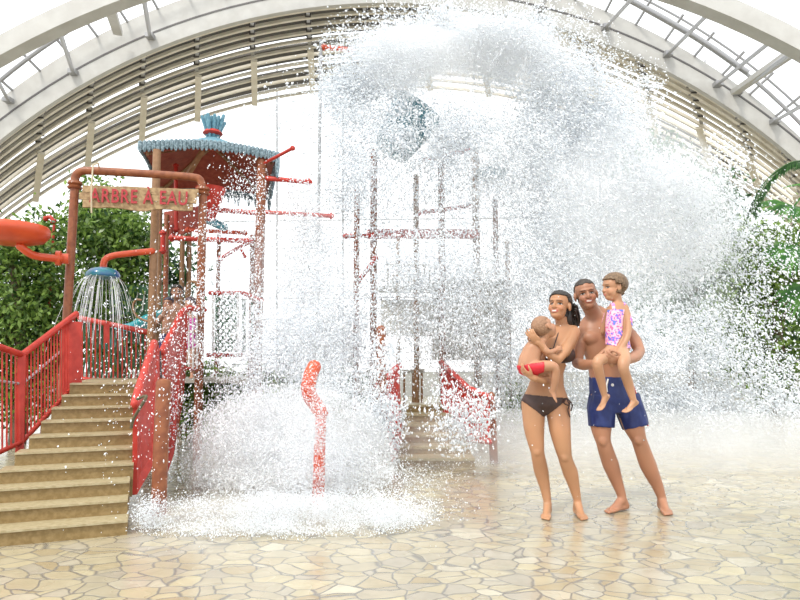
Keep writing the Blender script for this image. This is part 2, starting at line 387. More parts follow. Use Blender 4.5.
# rear balustrade across the landing
ra = [P(80, 318, 8.2), P(152, 333, 8.0)]; rb = [P(80, 378, 8.2), P(152, 388, 8.0)]
rr = thing('railing', (rb[0].x, rb[0].y, TOPZ), 'red and green barred railing across the landing at the top of the stairs', 'railing')
rail_panel(rr, ra, rb, .035, [16], M['red'], .018)
m = MB(); dd = (ra[1]-ra[0])
for i in range(15):
    t = i/15
    m.bar(ra[0].lerp(ra[1], t)+Vector((0, .05, -.05)), rb[0].lerp(rb[1], min(1, t+.13))+Vector((0, .05, .02)), .022, .01, up=UP)
    m.bar(ra[0].lerp(ra[1], min(1, t+.13))+Vector((0, .06, -.05)), rb[0].lerp(rb[1], t)+Vector((0, .06, .02)), .022, .01, up=UP)
m.bar(ra[0]+Vector((0, .07, -.12)), ra[1]+Vector((0, .07, -.12)), .02, .14)
m.build('lattice', M['green'], rr)
m = MB(); m.bar(P(107, 322, 7.95), P(107, 343, 7.95), .06, .05, up=UP); m.build('bracket', M['red'], rr)

# right balustrade, lower panel + rail + end post
r1 = thing('railing', G(150, 518), 'short red sheet railing at the stair foot with a pink-lit handrail and olive strap', 'railing')
m = MB(); m.tube([P(135, 404, 4.95), P(138, 392, 5.05), P(154, 343, 5.95)], .036, 12, round_ends=True); m.build('handrail', M['red'], r1, smooth=True)
m = MB(); m.prism([P(133, 404, 4.95), P(155, 345, 5.97), P(163, 430, 5.97), P(152, 460, 5.3), P(132, 495, 4.95)], Vector((.03, .02, 0))); m.build('panel', M['red'], r1)
m = MB(); m.tube(bez([P(137, 399, 4.9), P(146, 396, 4.86), P(143, 403, 4.84), P(134, 418, 4.88), P(131, 428, 4.9)]), .012, 6); m.build('strap', M['dryrope'], r1, smooth=True)
po = MB(); b0 = G(158, 522); tpz = P(158, 380, b0.y)
po.lathe(b0+Vector((0, 0, -.02)), [(.055, 0), (.055, tpz.z-.0), (.048, tpz.z+.02), (.02, tpz.z+.03)], 20)
pt = thing('bollard', b0, 'round brown wooden post standing in foam at the right foot of the stairs', 'post')
po.build('shaft', M['copper'], pt, smooth=True)
m = MB(); m.lathe(b0, [(.11, 0), (.11, .02), (.06, .05)], 20); m.build('foot', M['plinth'], pt, smooth=True)
m = MB(); m.bar(P(157, 352, 6.0), P(158, 378, 5.9), .07, .04, up=UP); m.build('bumper', M['chain'], r1)
r2 = thing('railing', G(172, 470, .3), 'red sheet railing with cream bars leading up to the tower beside the children', 'railing')
tp = [P(162, 352, 6.05), P(182, 312, 7.1), P(189, 308, 7.3), P(204, 310, 7.5)]
m = MB(); m.tube(tp, .036, 12, round_ends=True); m.build('handrail', M['red'], r2, smooth=True)
m = MB(); m.prism([P(162, 354, 6.05), P(182, 313, 7.1), P(186, 316, 7.2), P(180, 400, 7.1), P(170, 455, 6.2), P(162, 478, 6.05)], Vector((.03, .02, 0))); m.build('panel', M['red'], r2)
m = MB(); m.tube([P(182, 368, 7.2), P(202, 370, 7.5)], .02, 8); m.build('bottom_rail', M['red'], r2, smooth=True)
for u in (184.5, 188.5, 192.5, 196.5): m = MB().tube([P(u, 312, 7.3), P(u+.5, 369, 7.3)], .011, 6).build('baluster', M['white'], r2)
# ------------------------------------------------------------ gateway with the hanging sign
gl, gr = P(67, 310, 7.2), P(201, 345, 7.45)
gt_l, gt_r = P(75, 184, 7.2), P(203, 190, 7.45)
gate = thing('gateway', (gl.x, gl.y, 0), 'brown tube gateway over the stair top carrying the lettered plank sign', 'gateway')
m = MB(); m.tube([Vector((gl.x, gl.y, 0)), gt_l], .05, 14); m.build('post', M['copper'], gate, smooth=True)
m = MB(); m.tube([Vector((gr.x, gr.y, 0)), gt_r], .05, 14); m.build('post', M['copper'], gate, smooth=True)
m = MB(); m.tube(bez([gt_l, P(75.5, 177, 7.2), P(81, 171.5, 7.2), P(96, 171, 7.22), P(150, 174, 7.34), P(190, 177, 7.42), P(200, 180, 7.44), gt_r], 6), .048, 14); m.build('crossbar', M['copper'], gate, smooth=True)
for q in (gt_l, gt_r):
    m = MB(); m.lathe(q+Vector((0, 0, -.06)), [(.075, 0), (.085, .02), (.06, .04), (.085, .06), (.075, .09)], 16); m.build('collar', M['copper'], gate, smooth=True)
# sign
s0, s1 = P(82, 197, 7.12), P(198, 201, 7.34)
sg = thing('wooden_sign', (s0+s1)/2, 'weathered plank sign with faded red letters hanging under the brown tube gateway', 'sign')
sd = (s1-s0); sd.normalize(); nrm = Vector((sd.y, -sd.x, 0)).normalized()
rs = random.Random(3)
for k, (dz, h, e0, e1) in enumerate([(.10, .088, 0, .0), (.012, .085, .03, .02), (-.075, .085, -.01, .06)]):
    top = []; bot = []; n = 14
    for i in range(n+1):
        t = i/n; a = s0.lerp(s1, t) + sd*(e0*(1-t)*-1 - e1*t)
        top.append(a+Vector((0, 0, dz+h/2+rs.uniform(-.006, .006)))); bot.append(a+Vector((0, 0, dz-h/2+rs.uniform(-.006, .006)-(.02 if k == 2 and 5 < i < 9 else 0))))
    mm = MB(); mm.prism(bot+top[::-1], -nrm*.035); mm.build('plank', M['wood'], sg)
cu = bpy.data.curves.new('lettering', 'FONT'); cu.body = 'ARBRE À EAU'; cu.size = .235; cu.extrude = .006; cu.align_x = 'CENTER'; cu.align_y = 'CENTER'; cu.space_character = 1.12; cu.offset = .003
to = bpy.data.objects.new('tmp', cu); COL.objects.link(to); bpy.context.view_layer.update()
me = bpy.data.meshes.new_from_object(to.evaluated_get(bpy.context.evaluated_depsgraph_get())); bpy.data.objects.remove(to)
xs = [v.co.x for v in me.vertices]; wd = max(xs)-min(xs); kx = (s1-s0).length*.84/wd
R3 = Matrix((sd, Vector((-nrm.x, -nrm.y, 0)), Vector((0, 0, 1)))).transposed()
cc = (s0+s1)/2+Vector((0, 0, .012))+nrm*.022 - sd*.01
for v in me.vertices: v.co = (cc-origin(sg)) + sd*(v.co.x*kx)+Vector((0, 0, v.co.y))+nrm*v.co.z
me.materials.clear(); me.materials.append(M['letter']); lt = bpy.data.objects.new('lettering', me); COL.objects.link(lt); lt.parent = sg
for u in (93,):
    a, b = P(u, 165 if u < 100 else 172, 7.1 if u < 100 else 7.3), P(u-1.5, 213, 7.05 if u < 100 else 7.25)
    m = MB(); m.tube(bez([a, a.lerp(b, .5)+nrm*.03, b]), .009, 6); m.tube([a+Vector((0, .16, 0)), a+Vector((0.02, .08, .05)), a], .009, 6); m.build('rope', M['rope'], sg, smooth=True)

# ------------------------------------------------------------ tower with thatched roof
tw_base = P(210, 400, 8.6); tw_base.z = 0
tw = thing('play_tower', tw_base, 'water play tower on brown posts under a blue thatched roof with red pipes', 'play tower')
A, B = P(141, 146, 7.86), P(277, 158, 8.27)
EZ = (A.z+B.z)/2; A.z = B.z = EZ
D_, C_ = B+Vector((-.5, 1.85, 0)), A+Vector((-.5, 1.85, 0))
apex = (A+B+C_+D_)/4+Vector((-.05, .1, .62))
corners = [A, B, D_, C_]
# roof cone: outer thatch shell and inner boarded soffit, gently curved eaves
def roof_pts(lift, scale, ap):
    ring = []
    for i in range(4):
        a, b = corners[i], corners[(i+1) % 4]
        for k in range(8):
            t = k/8; c = (A+C_)/2; ctr = (A+B+C_+D_)/4
            p = a.lerp(b, t)+Vector((0, 0, .09*math.sin(math.pi*t)+lift)); p = ctr+(p-ctr)*scale; p.z = a.z+.09*math.sin(math.pi*t)+lift; ring.append(p)
    return ring
def roof_mesh(ring, ap, th, mb):
    n = len(ring); L = 6; vs = []
    for j in range(L):
        t = j/L; vs += [Vector((p.x+(ap.x-p.x)*t, p.y+(ap.y-p.y)*t, p.z+(ap.z-p.z)*(t**1.15))) for p in ring]
    k = len(vs); vs += [ap]; lo = [v-Vector((0, 0, th)) for v in vs]
    fs = []
    for j in range(L-1):
        for i in range(n): l = (i+1) % n; fs.append((j*n+i, j*n+l, (j+1)*n+l, (j+1)*n+i)); 
    for i in range(n): fs.append(((L-1)*n+i, (L-1)*n+(i+1) % n, k))
    T = len(vs); f2 = [tuple(T+x for x in f[::-1]) for f in fs]
    fs += f2+[(i, T+i, T+(i+1) % n, (i+1) % n) for i in range(n)]
    mb.add(vs+lo, fs)
mb = MB(); roof_mesh(roof_pts(.03, 1.0, apex), apex, .05, mb); roof = mb.build('roof', M['thatch'], tw, smooth=True)
mb = MB(); roof_mesh(roof_pts(-.03, .97, apex), apex-Vector((0, 0, .08)), .03, mb); mb.build('soffit', M['soffit'], tw)
fr = MB(); rf = random.Random(5)
rg = roof_pts(.0, 1.01, apex)
for i in range(len(rg)):
    a, b = rg[i], rg[(i+1) % len(rg)]
    for k in range(4):
        p = a.lerp(b, k/4); ln = .045+rf.random()*.03+(.18*rf.random()+.05 if 8 <= i < 24 else 0)
        fr.tube([p+Vector((0, 0, .05)), p-Vector((0, 0, ln*.5)), p-Vector((0, 0, ln))], [.03, .034, .016], 6, round_ends=True)
fo = fr.build('thatch_fringe', M['fringe'], tw, smooth=True); tag(fo, kind='stuff')
tf = MB()
for i in range(17):
    a = i*2.4; r = .03+.10*math.sqrt(i/17); bse = apex+Vector((r*.7*math.cos(a), r*.7*math.sin(a), -.03))
    tf.tube([bse, bse+Vector((r*.3*math.cos(a), r*.3*math.sin(a), .16)), bse+Vector((r*.75*math.cos(a), r*.75*math.sin(a), .30+.03*math.sin(i*5)))], [.022, .03, .026], 6, round_ends=True)
tf.build('finial', M['thatch'], tw, smooth=True)
m = MB(); m.lathe(apex+Vector((0, 0, .0)), [(.12, 0), (.15, .03), (.12, .07)], 18); m.build('finial_band', M['red'], tw, smooth=True)
m = MB()
for c in corners: m.bar(c.lerp(apex, .08)-Vector((0, 0, .1)), apex-Vector((0, 0, .14)), .05, .06)
m.build('rafter', M['post'], tw)
m = MB(); m.bar(P(186, 178, 8.6), P(203, 150, 8.3), .06, .05); m.build('brace', M['post'], tw)
# posts of the tower  (u_top, v_top, Y, radius, material)
for (u, v, Y, r, u2, mt) in [(157, 150, 7.75, .05, 152, 'post'), (262, 160, 8.3, .068, 257, 'copper'), (167, 215, 8.8, .036, 166, 'copper'), (183, 190, 9.9, .04, 183, 'post'),
                             (219, 235, 9.2, .032, 218, 'copper'), (190, 182, 10, .04, 190, 'post'), (253, 235, 8.6, .04, 252, 'copper'), (160, 185, 9.6, .045, 160, 'post')]:
    a = P(u, v, Y); b = P(u2, 350, Y); b.z = 0; b.x = a.x+(b.x-a.x)
    m = MB(); m.tube([b, a], r, 12); m.build('post', M[mt], tw, smooth=True)
def pipe(parent, pts, Ys, r, mt='red', ends=True, name='pipe'):
    if not isinstance(Ys, (list, tuple)): Ys = [Ys]*len(pts)
    q = [P(u, v, y) for (u, v), y in zip(pts, Ys)]
    m = MB(); m.tube(bez(q, 5) if len(q) > 2 else q, r, 12, round_ends=True)
    if ends:
        for e, f in ((q[0], q[1]), (q[-1], q[-2])):
            m.lathe(e, [(r*1.5, 0), (r*1.5, r*.8)], 12, axis=(f-e))
    return m.build(name, M[mt], parent, smooth=True)
pipe(tw, [(171, 238), (250, 241)], 8.3, .036)
pipe(tw, [(187, 230), (246, 233)], 8.8, .030, 'orange')
pipe(tw, [(204, 209), (258, 213)], 8.3, .036)
pipe(tw, [(262, 212), (332, 216)], 8.3, .03)
pipe(tw, [(262, 178), (310, 182)], 8.3, .034)
pipe(tw, [(263, 164), (293, 148)], [8.3, 7.6], .022)
pipe(tw, [(220, 259), (238, 248), (252, 241)], 8.4, .026)
pipe(tw, [(240, 247), (245, 257)], 8.4, .018)
pipe(tw, [(176, 165), (176, 230)], 8.9, .03)
pipe(tw, [(163, 232), (163, 252)], 8.5, .035)
# cone shaped tipping bucket and red boards inside the tower
m = MB(); c = P(211, 190, 8.0); m.lathe(c, [(.02, -.42), (.06, -.4), (.19, 0), (.20, .02), (.17, .02)], 20); m.build('tipping_cone', M['red'], tw, smooth=True)
m = MB(); m.prism([P(164, 212, 8.9), P(204, 205, 8.9), P(203, 226, 8.9), P(176, 236, 8.9), P(164, 236, 8.9)], (0, .04, 0)); m.build('side_board', M['soffit'], tw)
m = MB(); m.tube([P(208, 220, 8.6), P(224, 227, 8.3)], .06, 12, round_ends=True); m.build('nozzle', M['bucket'], tw, smooth=True)
pipe(tw, [(187, 304), (187, 288), (190, 282), (196, 283), (199, 292)], 8.0, .02, 'post', False, 'grab_hoop')
# tower deck
m = MB(); dk = [P(150, 392, 7.9), P(262, 388, 8.2)]; q0, q1 = dk
m.prism([Vector((x.x, x.y, TOPZ-.06)) for x in (q0, q1, q1+UP*1.9, q0+UP*1.9)], (0, 0, .06)); m.build('deck', M['plinth'], tw)
# balustrade of the tower on the right, green lattice between white bars
r3 = thing('railing', (P(210, 355, 8.0).x, 8.0, TOPZ), 'tower balustrade with a green lattice panel between white bars and red rails', 'railing')
ta, tb, tc = P(210, 293, 8.0), P(243, 293, 8.1), P(262, 301, 8.15); ba, bb = P(208, 355, 8.0), P(241, 355, 8.1)
m = MB(); m.tube([ta, tb, tc], .03, 10, round_ends=True); m.build('handrail', M['red'], r3, smooth=True)
m = MB(); m.tube([ba, bb], .03, 10, round_ends=True); m.build('bottom_rail', M['red'], r3, smooth=True)
for u in (213, 238): MB().bar(P(u, 293, 8.02), P(u, 355, 8.02), .03, .03).build('upright', M['white'], r3)
m = MB(); 
for i in range(8):
    for sgn in (1, -1):
        z0, z1 = 296+i*7, 303+i*7
        for j in range(3):
            x0, x1 = 217+j*6.6, 217+(j+1)*6.6
            m.bar(P(x0, z0 if sgn > 0 else z1, 8.03), P(x1, z1 if sgn > 0 else z0, 8.03), .08, .012)
m.bar(P(216.5, 295, 8.03), P(216.5, 352, 8.03), .05, .02); m.bar(P(237, 295, 8.03), P(237, 352, 8.03), .04, .02); m.build('lattice', M['green'], r3)
m = MB(); m.bar(P(244, 300, 8.2), P(244, 352, 8.2), .12, .02); m.bar(P(253, 303, 8.3), P(253, 352, 8.3), .15, .02, up=(0, 0, 1)); m.build('mesh_panel', M['green'], r3)

# ------------------------------------------------------------ bowl, mushroom shower, far tipping arm, slide
bw = thing('water_bowl', P(68, 258, 7.1), 'orange funnel bowl on a curved arm bolted to the left gateway post', 'water bowl')
c = P(11, 226, 6.6); c.y += .0
m = MB(); m.lathe(c, [(.06, -.20), (.18, -.195), (.33, -.155), (.385, -.085), (.385, -.03), (.365, -.0), (.345, -.0), (.30, -.07), (.1, -.13)], 36); m.build('bowl', M['orange'], bw, smooth=True)
pipe(bw, [(20, 246), (26, 251), (36, 256), (60, 259)], [6.6, 6.65, 6.75, 7.0], .043, 'orange', False, 'arm')
m = MB(); m.lathe(P(56, 258, 7.0), [(.085, 0), (.085, .05)], 18, axis=(1, .35, 0)); m.lathe(P(61, 258.5, 7.05), [(.06, 0), (.06, .08)], 14, axis=(1, .35, 0)); m.build('flange', M['orange'], bw, smooth=True)
ms = thing('shower_head', P(152, 250, 7.75), 'blue-green domed shower head pouring water from a bent red pipe', 'shower')
pipe(ms, [(152, 251), (125, 254), (112, 256), (105, 260), (103, 268)], [7.7, 7.62, 7.58, 7.55, 7.55], .04, 'orange', False, 'pipe')
c = P(103, 274, 7.55)
mg = mat('blue green enamel', (.02, .26, .20), .3, noise=(.02, .10, .34), scale=5, coat=.5)
m = MB(); m.lathe(c, [(.03, .085), (.09, .075), (.15, .055), (.19, .015), (.20, -.02), (.19, -.04), (.12, -.05), (.02, -.05)][::-1], 28); m.build('dome', mg, ms, smooth=True)
# its water strings
V = MB(); rr_ = random.Random(2)
for i in range(60):
    a = rr_.uniform(0, 6.28); r = rr_.uniform(.08, .19); x0 = c+Vector((r*math.cos(a), r*math.sin(a), -.03)); vx = rr_.uniform(.2, 1.15)*r/.19
    T = rr_.uniform(.25, .43); pts = [x0+Vector((math.cos(a)*vx*t, math.sin(a)*vx*t, -4.9*t*t-.2*t)) for t in [T*k/7 for k in range(8)]]
    V.tube(pts, [.0012+.0018*rr_.random() for _ in pts], 4)
w = V.build('shower_water', M['water'], smooth=True); tag(w, 'thin strings of water raining from the blue-green shower head', 'water', kind='stuff')
fa = thing('spray_post', P(54, 400, 9.5), 'thin red water post with a short bent arm among the left trees', 'spray post')
q = P(54, 225, 9.5); fa.location.z = 0
m = MB(); m.tube([Vector((q.x, q.y, 0)), q], .02, 8); m.build('pole', M['red'], fa, smooth=True)
pipe(fa, [(54, 222), (50, 217), (45, 219)], 9.5, .03, 'red', True, 'arm')
sl = thing('tube_slide', (P(138, 330, 9).x, 9, TOPZ), 'turquoise curved slide seen beyond the landing railing', 'slide')
m = MB(); m.tube(bez([P(160, 316, 9.6), P(147, 321, 9.3), P(132, 329, 9.0), P(116, 333, 9.0), P(108, 345, 9.2)], 6), [.1]*25, 14); m.build('chute', M['teal'], sl, smooth=True)
pipe(sl, [(141, 300), (136, 300), (133, 306), (135, 314), (141, 319), (150, 322)], 8.9, .016, 'post', False, 'hand_hoop')
m = MB(); m.box(P(140, 300, 10.3), (1.0, .05, .5)); o = m.build('screen_panel', M['green'], sl)
for u in (131, 138, 145): MB().tube([P(u, 291, 10.25), P(u-3, 312, 10.25)], .012, 6).build('screen_stripe', M['white'], sl)

# ------------------------------------------------------------ orange spray pole in the foam
pb = G(318, 504); sp = thing('spray_pole', pb, 'orange-topped pink-red water pole standing alone inside the falling splash', 'spray post')
Yp = pb.y
m = MB(); m.tube([pb, P(320, 440, Yp), P(321, 412, Yp)], [.052, .048, .046], 14, round_ends=True); m.build('pole', M['orange'], sp, smooth=True)
m = MB(); m.tube(bez([P(321, 413, Yp), P(316, 405, Yp), P(310, 396, Yp-.02), P(308, 386, Yp-.03)], 5), [.062]*16, 14, round_ends=True); m.tube(bez([P(309, 383, Yp-.03), P(311, 374, Yp-.02), P(314, 367, Yp)], 5), [.06]*11, 14, round_ends=True); m.build('curved_head', M['orange'], sp, smooth=True)

# ------------------------------------------------------------ second play structure, behind the splash
def T2(u, v, Y): return P(u, v, Y)
b2 = P(430, 440, 11.2); b2.z = 0
t2 = thing('play_structure', b2, 'tall play tower half hidden behind the splash with teal tipping bucket', 'play tower')
for (u, v, Y, r, mt) in [(357, 190, 10.3, .05, 'copper'), (374, 150, 10.6, .06, 'copper'), (416, 175, 11.0, .05, 'post'), (441, 130, 10.8, .06, 'copper'), (475, 150, 11.3, .07, 'post'), (495, 200, 11.6, .05, 'copper'),
                         (398, 230, 12.4, .04, 'post'), (507, 240, 12.6, .05, 'post')]:
    a = P(u, v, Y); m = MB(); m.tube([Vector((a.x, a.y, 0)), a], r, 12); m.build('post', M[mt], t2, smooth=True)
m = MB(); m.bar(P(368, 234, 10.7), P(478, 234, 11.2), .12, .16); m.build('beam', M['red'], t2)
for a, b, Y in [((418, 213), (470, 206), 11), ((358, 282), (376, 258), 10.5), ((345, 236), (374, 236), 10.5), ((425, 160), (470, 150), 11)]:
    pipe(t2, [a, b], Y, .04)
m = MB(); m.box(P(420, 318, 11.9), (1.5, .08, .7)); m.build('side_panel', M['white'], t2)
m = MB(); m.box(P(468, 320, 11.7), (1.35, .5, 1.5)); m.build('netted_wall', M['plinth'], t2)
# bucket
c = P(405, 130, 10.4); ax = Vector((.55, -.1, .8)).normalized()
m = MB(); m.lathe(c-ax*.5, [(.25, 0), (.33, .05), (.48, .9), (.51, .95), (.45, .95), (.40, .7)], 28, axis=ax); m.build('tipping_bucket', M['bucket'], t2, smooth=True)
m = MB(); m.lathe(P(492, 172, 11.2), [(.02, -.2), (.2, -.16), (.3, .02), (.26, .03)], 22); m.build('small_bucket', M['bucket'], t2, smooth=True)
# platform rail: white pillars
wr = thing('railing', (P(400, 405, 11.6).x, 11.6, .0), 'cream balustrade with broad flat pillars behind the falling water', 'railing')
m = MB(); m.bar(P(366, 372, 11.6), P(425, 371, 11.6), .1, .07); m.build('handrail', M['plinth'], wr)
m = MB(); m.bar(P(366, 411, 11.6), P(425, 411, 11.6), .1, .07); m.build('bottom_rail', M['white'], wr)
for i in range(7): MB().bar(P(369+i*8.8, 373, 11.6), P(369+i*8.8, 411, 11.6), .07, .04).build('pillar', M['post'], wr)
m = MB(); q = P(395, 414, 11.6); m.box((q.x, q.y, q.z/2-.0), (1.2, .3, q.z)); m.build('plinth', M['plinth'], wr)
m = MB(); m.bar(P(378, 289, 11.9), P(505, 291, 12.3), .6, .07); m.build('balcony_slab', M['plinth'], t2)
m = MB(); m.tube([P(386, 265, 11.8), P(446, 266, 11.9)], .03, 8); m.build('balcony_rail', M['plinth'], t2, smooth=True)
for i in range(12): MB().tube([P(388+i*5.2, 266, 11.85), P(388+i*5.2, 288, 11.85)], .02, 6).build('balcony_bar', M['plinth'], t2)
# steps
s2 = thing('staircase', G(436, 467), 'small sandstone staircase in the middle distance behind the splash', 'stairs')
y0 = G(436, 467).y
for i in range(6):
    vv = [467, 453, 442, 432, 422, 412][i]; zt = (i+1)*.098; yy = y0+.32*i
    zt2 = CAMH-(([455, 444, 433, 423, 413, 404][i]-365)/F)*yy*1.02
    a = P(398+i*1.5, 400, yy); b = P(474-i*4, 400, yy)
    m = MB(); m.box(((a.x+b.x)/2, yy+.2, zt2/2-.005), (b.x-a.x, .42, zt2-.01)); s = m.build('step', M['step'], s2)
    m = MB(); m.box(((a.x+b.x)/2, yy+.19, zt2), (b.x-a.x, .43, .03)); m.build('nosing', M['nosing'], s)
# red railing right of the steps, sloping up to the left
r4 = thing('railing', G(474, 466), 'red barred railing sloping down beside the small distant staircase', 'railing')
tp4 = [P(441, 362, y0+1.7), P(468, 388, y0+.7), P(490, 398, y0-.1)]; bt4 = [P(441, 410, y0+1.7), P(468, 440, y0+.7), P(490, 442, y0-.1)]
rail_panel(r4, tp4, bt4, .04, [9, 7], M['red'], .035)
m = MB(); m.prism([P(455, 376, y0+1.2), P(470, 391, y0+.6), P(470, 438, y0+.6), P(455, 425, y0+1.2)], Vector((.03, .03, 0))); m.build('panel', M['red'], r4)
q = G(494, 463); tq = P(491, 396, q.y); m = MB(); m.tube([q, tq], .05, 12, round_ends=True); m.build('post', M['copper'], r4, smooth=True)
r5 = thing('railing', G(392, 467), 'red sheet railing on the left of the small distant staircase', 'railing')
m = MB(); m.prism([P(380, 384, y0), P(397, 372, y0+.6), P(400, 440, y0+.6), P(392, 462, y0), P(384, 440, y0)], Vector((.03, .03, 0))); m.build('panel', M['red'], r5)
m = MB(); m.tube([P(378, 386, y0-.05), P(399, 366, y0+.8)], .045, 12, round_ends=True); m.build('handrail', M['red'], r5, smooth=True)
q = G(383, 469); m = MB(); m.tube([q, P(381, 330, q.y)], .055, 12, round_ends=True); m.build('post', M['copper'], r5, smooth=True)
# thin arm over the vault side, far rear of the splash
pole = thing('spray_post', P(322, 400, 12), 'grey mast with an orange arm rising high beside the splash crest', 'mast')
pole.location.z = 0; q = P(321, 40, 12)
m = MB(); m.tube([Vector((q.x, q.y, 0)), q], .035, 10); m.build('pole', M['steel'], pole, smooth=True)
pipe(pole, [(323, 47), (352, 50)], 12, .05, 'orange', True, 'arm')
# ------------------------------------------------------------ trees and bushes
def leaves(blobs, n, L, seed, droop=.5):
    r = np.random.default_rng(seed); ctr = np.array([b[0] for b in blobs]); rad = np.array([b[1] for b in blobs])
    vol = rad.prod(1)**.6; k = r.choice(len(blobs), n, p=vol/vol.sum())
    # twigs: leaves gather in clusters
    ncl = max(8, n//26); kc = r.choice(len(blobs), ncl, p=vol/vol.sum()); d = r.normal(size=(ncl, 3)); d /= np.linalg.norm(d, axis=1)[:, None]
    cc = ctr[kc]+d*rad[kc]*(r.random((ncl, 1))**.45); ci = r.integers(0, ncl, n)
    p = cc[ci]+r.normal(size=(n, 3))*L*1.25
    ax = r.normal(size=(n, 3)); ax[:, 2] -= droop*1.5; ax /= np.linalg.norm(ax, axis=1)[:, None]
    sd = np.cross(ax, r.normal(size=(n, 3))); sd /= np.linalg.norm(sd, axis=1)[:, None]; nm = np.cross(ax, sd)
    l = L*(.7+.6*r.random((n, 1))); w = l*.24
    a = p; b = p+ax*l*.5+sd*w+nm*l*.06; c = p+ax*l; d2 = p+ax*l*.5-sd*w+nm*l*.06
    V = np.stack([a, b, c, d2], 1).reshape(-1, 3); Fq = np.arange(n*4).reshape(-1, 4)
    return V, Fq
def tree(name, base, blobs_uv, n, L, seed, mt, label, cat='tree', group=None, droop=.5, trunk=True):
    base = Vector(base); t = thing(name, base, label, cat, group)
    blobs = []
    for (u, v, Y, ru, rv) in blobs_uv:
        c = P(u, v, Y); blobs.append((tuple(c), (ru*Y/F, ru*Y/F*.8, rv*Y/F)))
    V, Fq = leaves(blobs, n, L, seed, droop)
    V[:, 2] = np.maximum(V[:, 2], .02)
    fo = fast_mesh('foliage', V, Fq, mt, t, 4)
    if trunk:
        m = MB(); top = Vector(blobs[0][0]); m.tube(bez([base, base.lerp(top, .5)+Vector((.1, 0, 0)), top]), [.12-.004*i for i in range(17)], 10)
        for b in blobs[1:]:
            m.tube([base.lerp(top, .55), (base.lerp(top, .8)+Vector(b[0]))/2, Vector(b[0])], [.06, .04, .02], 8)
        m.build('trunk', M['bark'], t, smooth=True)
    return t
def gz(u, Y): q = P(u, 400, Y); q.z = 0; return q
tree('leafy_tree', gz(20, 9.2), [(12, 250, 9.2, 45, 26), (35, 290, 9.5, 48, 45), (0, 320, 9, 45, 42), (50, 345, 9.6, 34, 30), (45, 235, 10, 26, 22), (5, 380, 9.3, 60, 40)], 15000, .095, 11, M['leaf'], 'big leafy green tree at the far left behind the orange bowl')
tree('leafy_tree', gz(115, 10.5), [(118, 235, 10.5, 44, 40), (95, 215, 10.6, 30, 34), (135, 262, 10.4, 34, 30), (110, 300, 10.6, 42, 34), (92, 250, 10.5, 25, 50), (125, 340, 10.6, 45, 30)], 10000, .11, 12, M['leaf'], 'green tree directly behind the lettered sign and the shower head')
tree('leafy_tree', gz(195, 11.5), [(170, 292, 11.5, 22, 20), (180, 262, 11.5, 13, 26), (160, 240, 11.5, 14, 20)], 900, .14, 13, M['leaf2'], 'sparse dark tree seen between the tower posts above the children')
tree('shrub', gz(200, 9.2), [(205, 400, 9.2, 35, 30), (225, 430, 9.3, 38, 26), (190, 380, 9.3, 24, 22), (245, 400, 9.6, 30, 36)], 4200, .10, 14, M['leaf'], 'low green shrub growing behind the bollard beneath the tower', 'shrub', trunk=False)
tree('shrub', gz(300, 10.8), [(300, 400, 10.8, 60, 40), (345, 430, 10.4, 26, 28)], 3000, .12, 15, M['leaf2'], 'dark green shrub behind the splash beyond the orange pole', 'shrub', trunk=False)
tree('shrub', gz(775, 12), [(775, 300, 12, 45, 60), (800, 260, 11.5, 40, 50), (740, 330, 13, 50, 45), (790, 370, 12, 50, 42), (755, 250, 12.5, 36, 34)], 8000, .14, 16, M['leaf'], 'tall green bush at the right edge under the fan palm', 'shrub')
tree('leafy_tree', gz(690, 15), [(690, 200, 15, 50, 34), (655, 160, 15, 34, 26), (720, 240, 15, 50, 40), (690, 300, 15, 60, 50)], 4500, .17, 17, M['leaf2'], 'dim green tree behind the right part of the splash under the vault', 'tree')
tree('shrub', gz(510, 12.5), [(510, 415, 12.5, 30, 26), (545, 430, 13, 40, 20)], 1800, .12, 18, M['leaf'], 'low green shrub behind the woman beside the distant red railing', 'shrub', trunk=False)
# fan palm
pbm = gz(822, 10.2); pl = thing('fan_palm', pbm, 'fan palm with pleated leaves and one arching dark feathery frond at the right edge', 'palm')
hub0 = P(816, 196, 10.2)
m = MB(); m.tube([pbm, pbm.lerp(hub0, .5)+Vector((.05, 0, 0)), hub0], [.16, .14, .12], 12); m.build('trunk', M['bark'], pl, smooth=True)
def fan(hub, dirv, up, R, n=22, spread=2.5, seed=0):
    m = MB(); dirv = dirv.normalized(); side = dirv.cross(up).normalized(); r = random.Random(seed)
    for i in range(n):
        a = -spread/2+spread*i/(n-1); d = dirv*math.cos(a)+side*math.sin(a); nrm2 = d.cross(side.cross(dirv)).normalized(); L = R*(.85+.15*math.cos(a))*r.uniform(.92, 1.05)
        pts = [hub, hub+d*L*.5+up*.03, hub+d*L*.8-Vector((0, 0, .04)), hub+d*L-Vector((0, 0, .16*R))]; ws = [.008, .034, .022, .002]
        vs = []; 
        for p, w in zip(pts, ws): vs += [p+nrm2*w, p+up*w*.5, p-nrm2*w, p-up*.004]
        fs = []
        for k in range(3):
            for q in range(4): fs.append((k*4+q, k*4+(q+1) % 4, k*4+4+(q+1) % 4, k*4+4+q))
        m.add(vs, fs)
    return m
def frond(hub, tip, R, seed, spread=2.6, upv=(0, -.6, .8)):
    m = fan(tip, (tip-hub), Vector(upv), R, seed=seed, spread=spread); o = m.build('fan_leaf', M['palm'], pl)
    s = MB(); s.tube(bez([hub, (hub+tip)/2+Vector((0, 0, .12)), tip]), .014, 6); s.build('leaf_stalk', M['palm'], o, smooth=True)
for i, (u, v, Y, R) in enumerate([(794, 206, 9.6, .62), (796, 246, 9.5, .62), (838, 170, 9.9, .7), (812, 285, 9.6, .65), (850, 240, 9.6, .6), (815, 190, 10.6, .6)]):
    frond(hub0, P(u, v, Y), R, i)
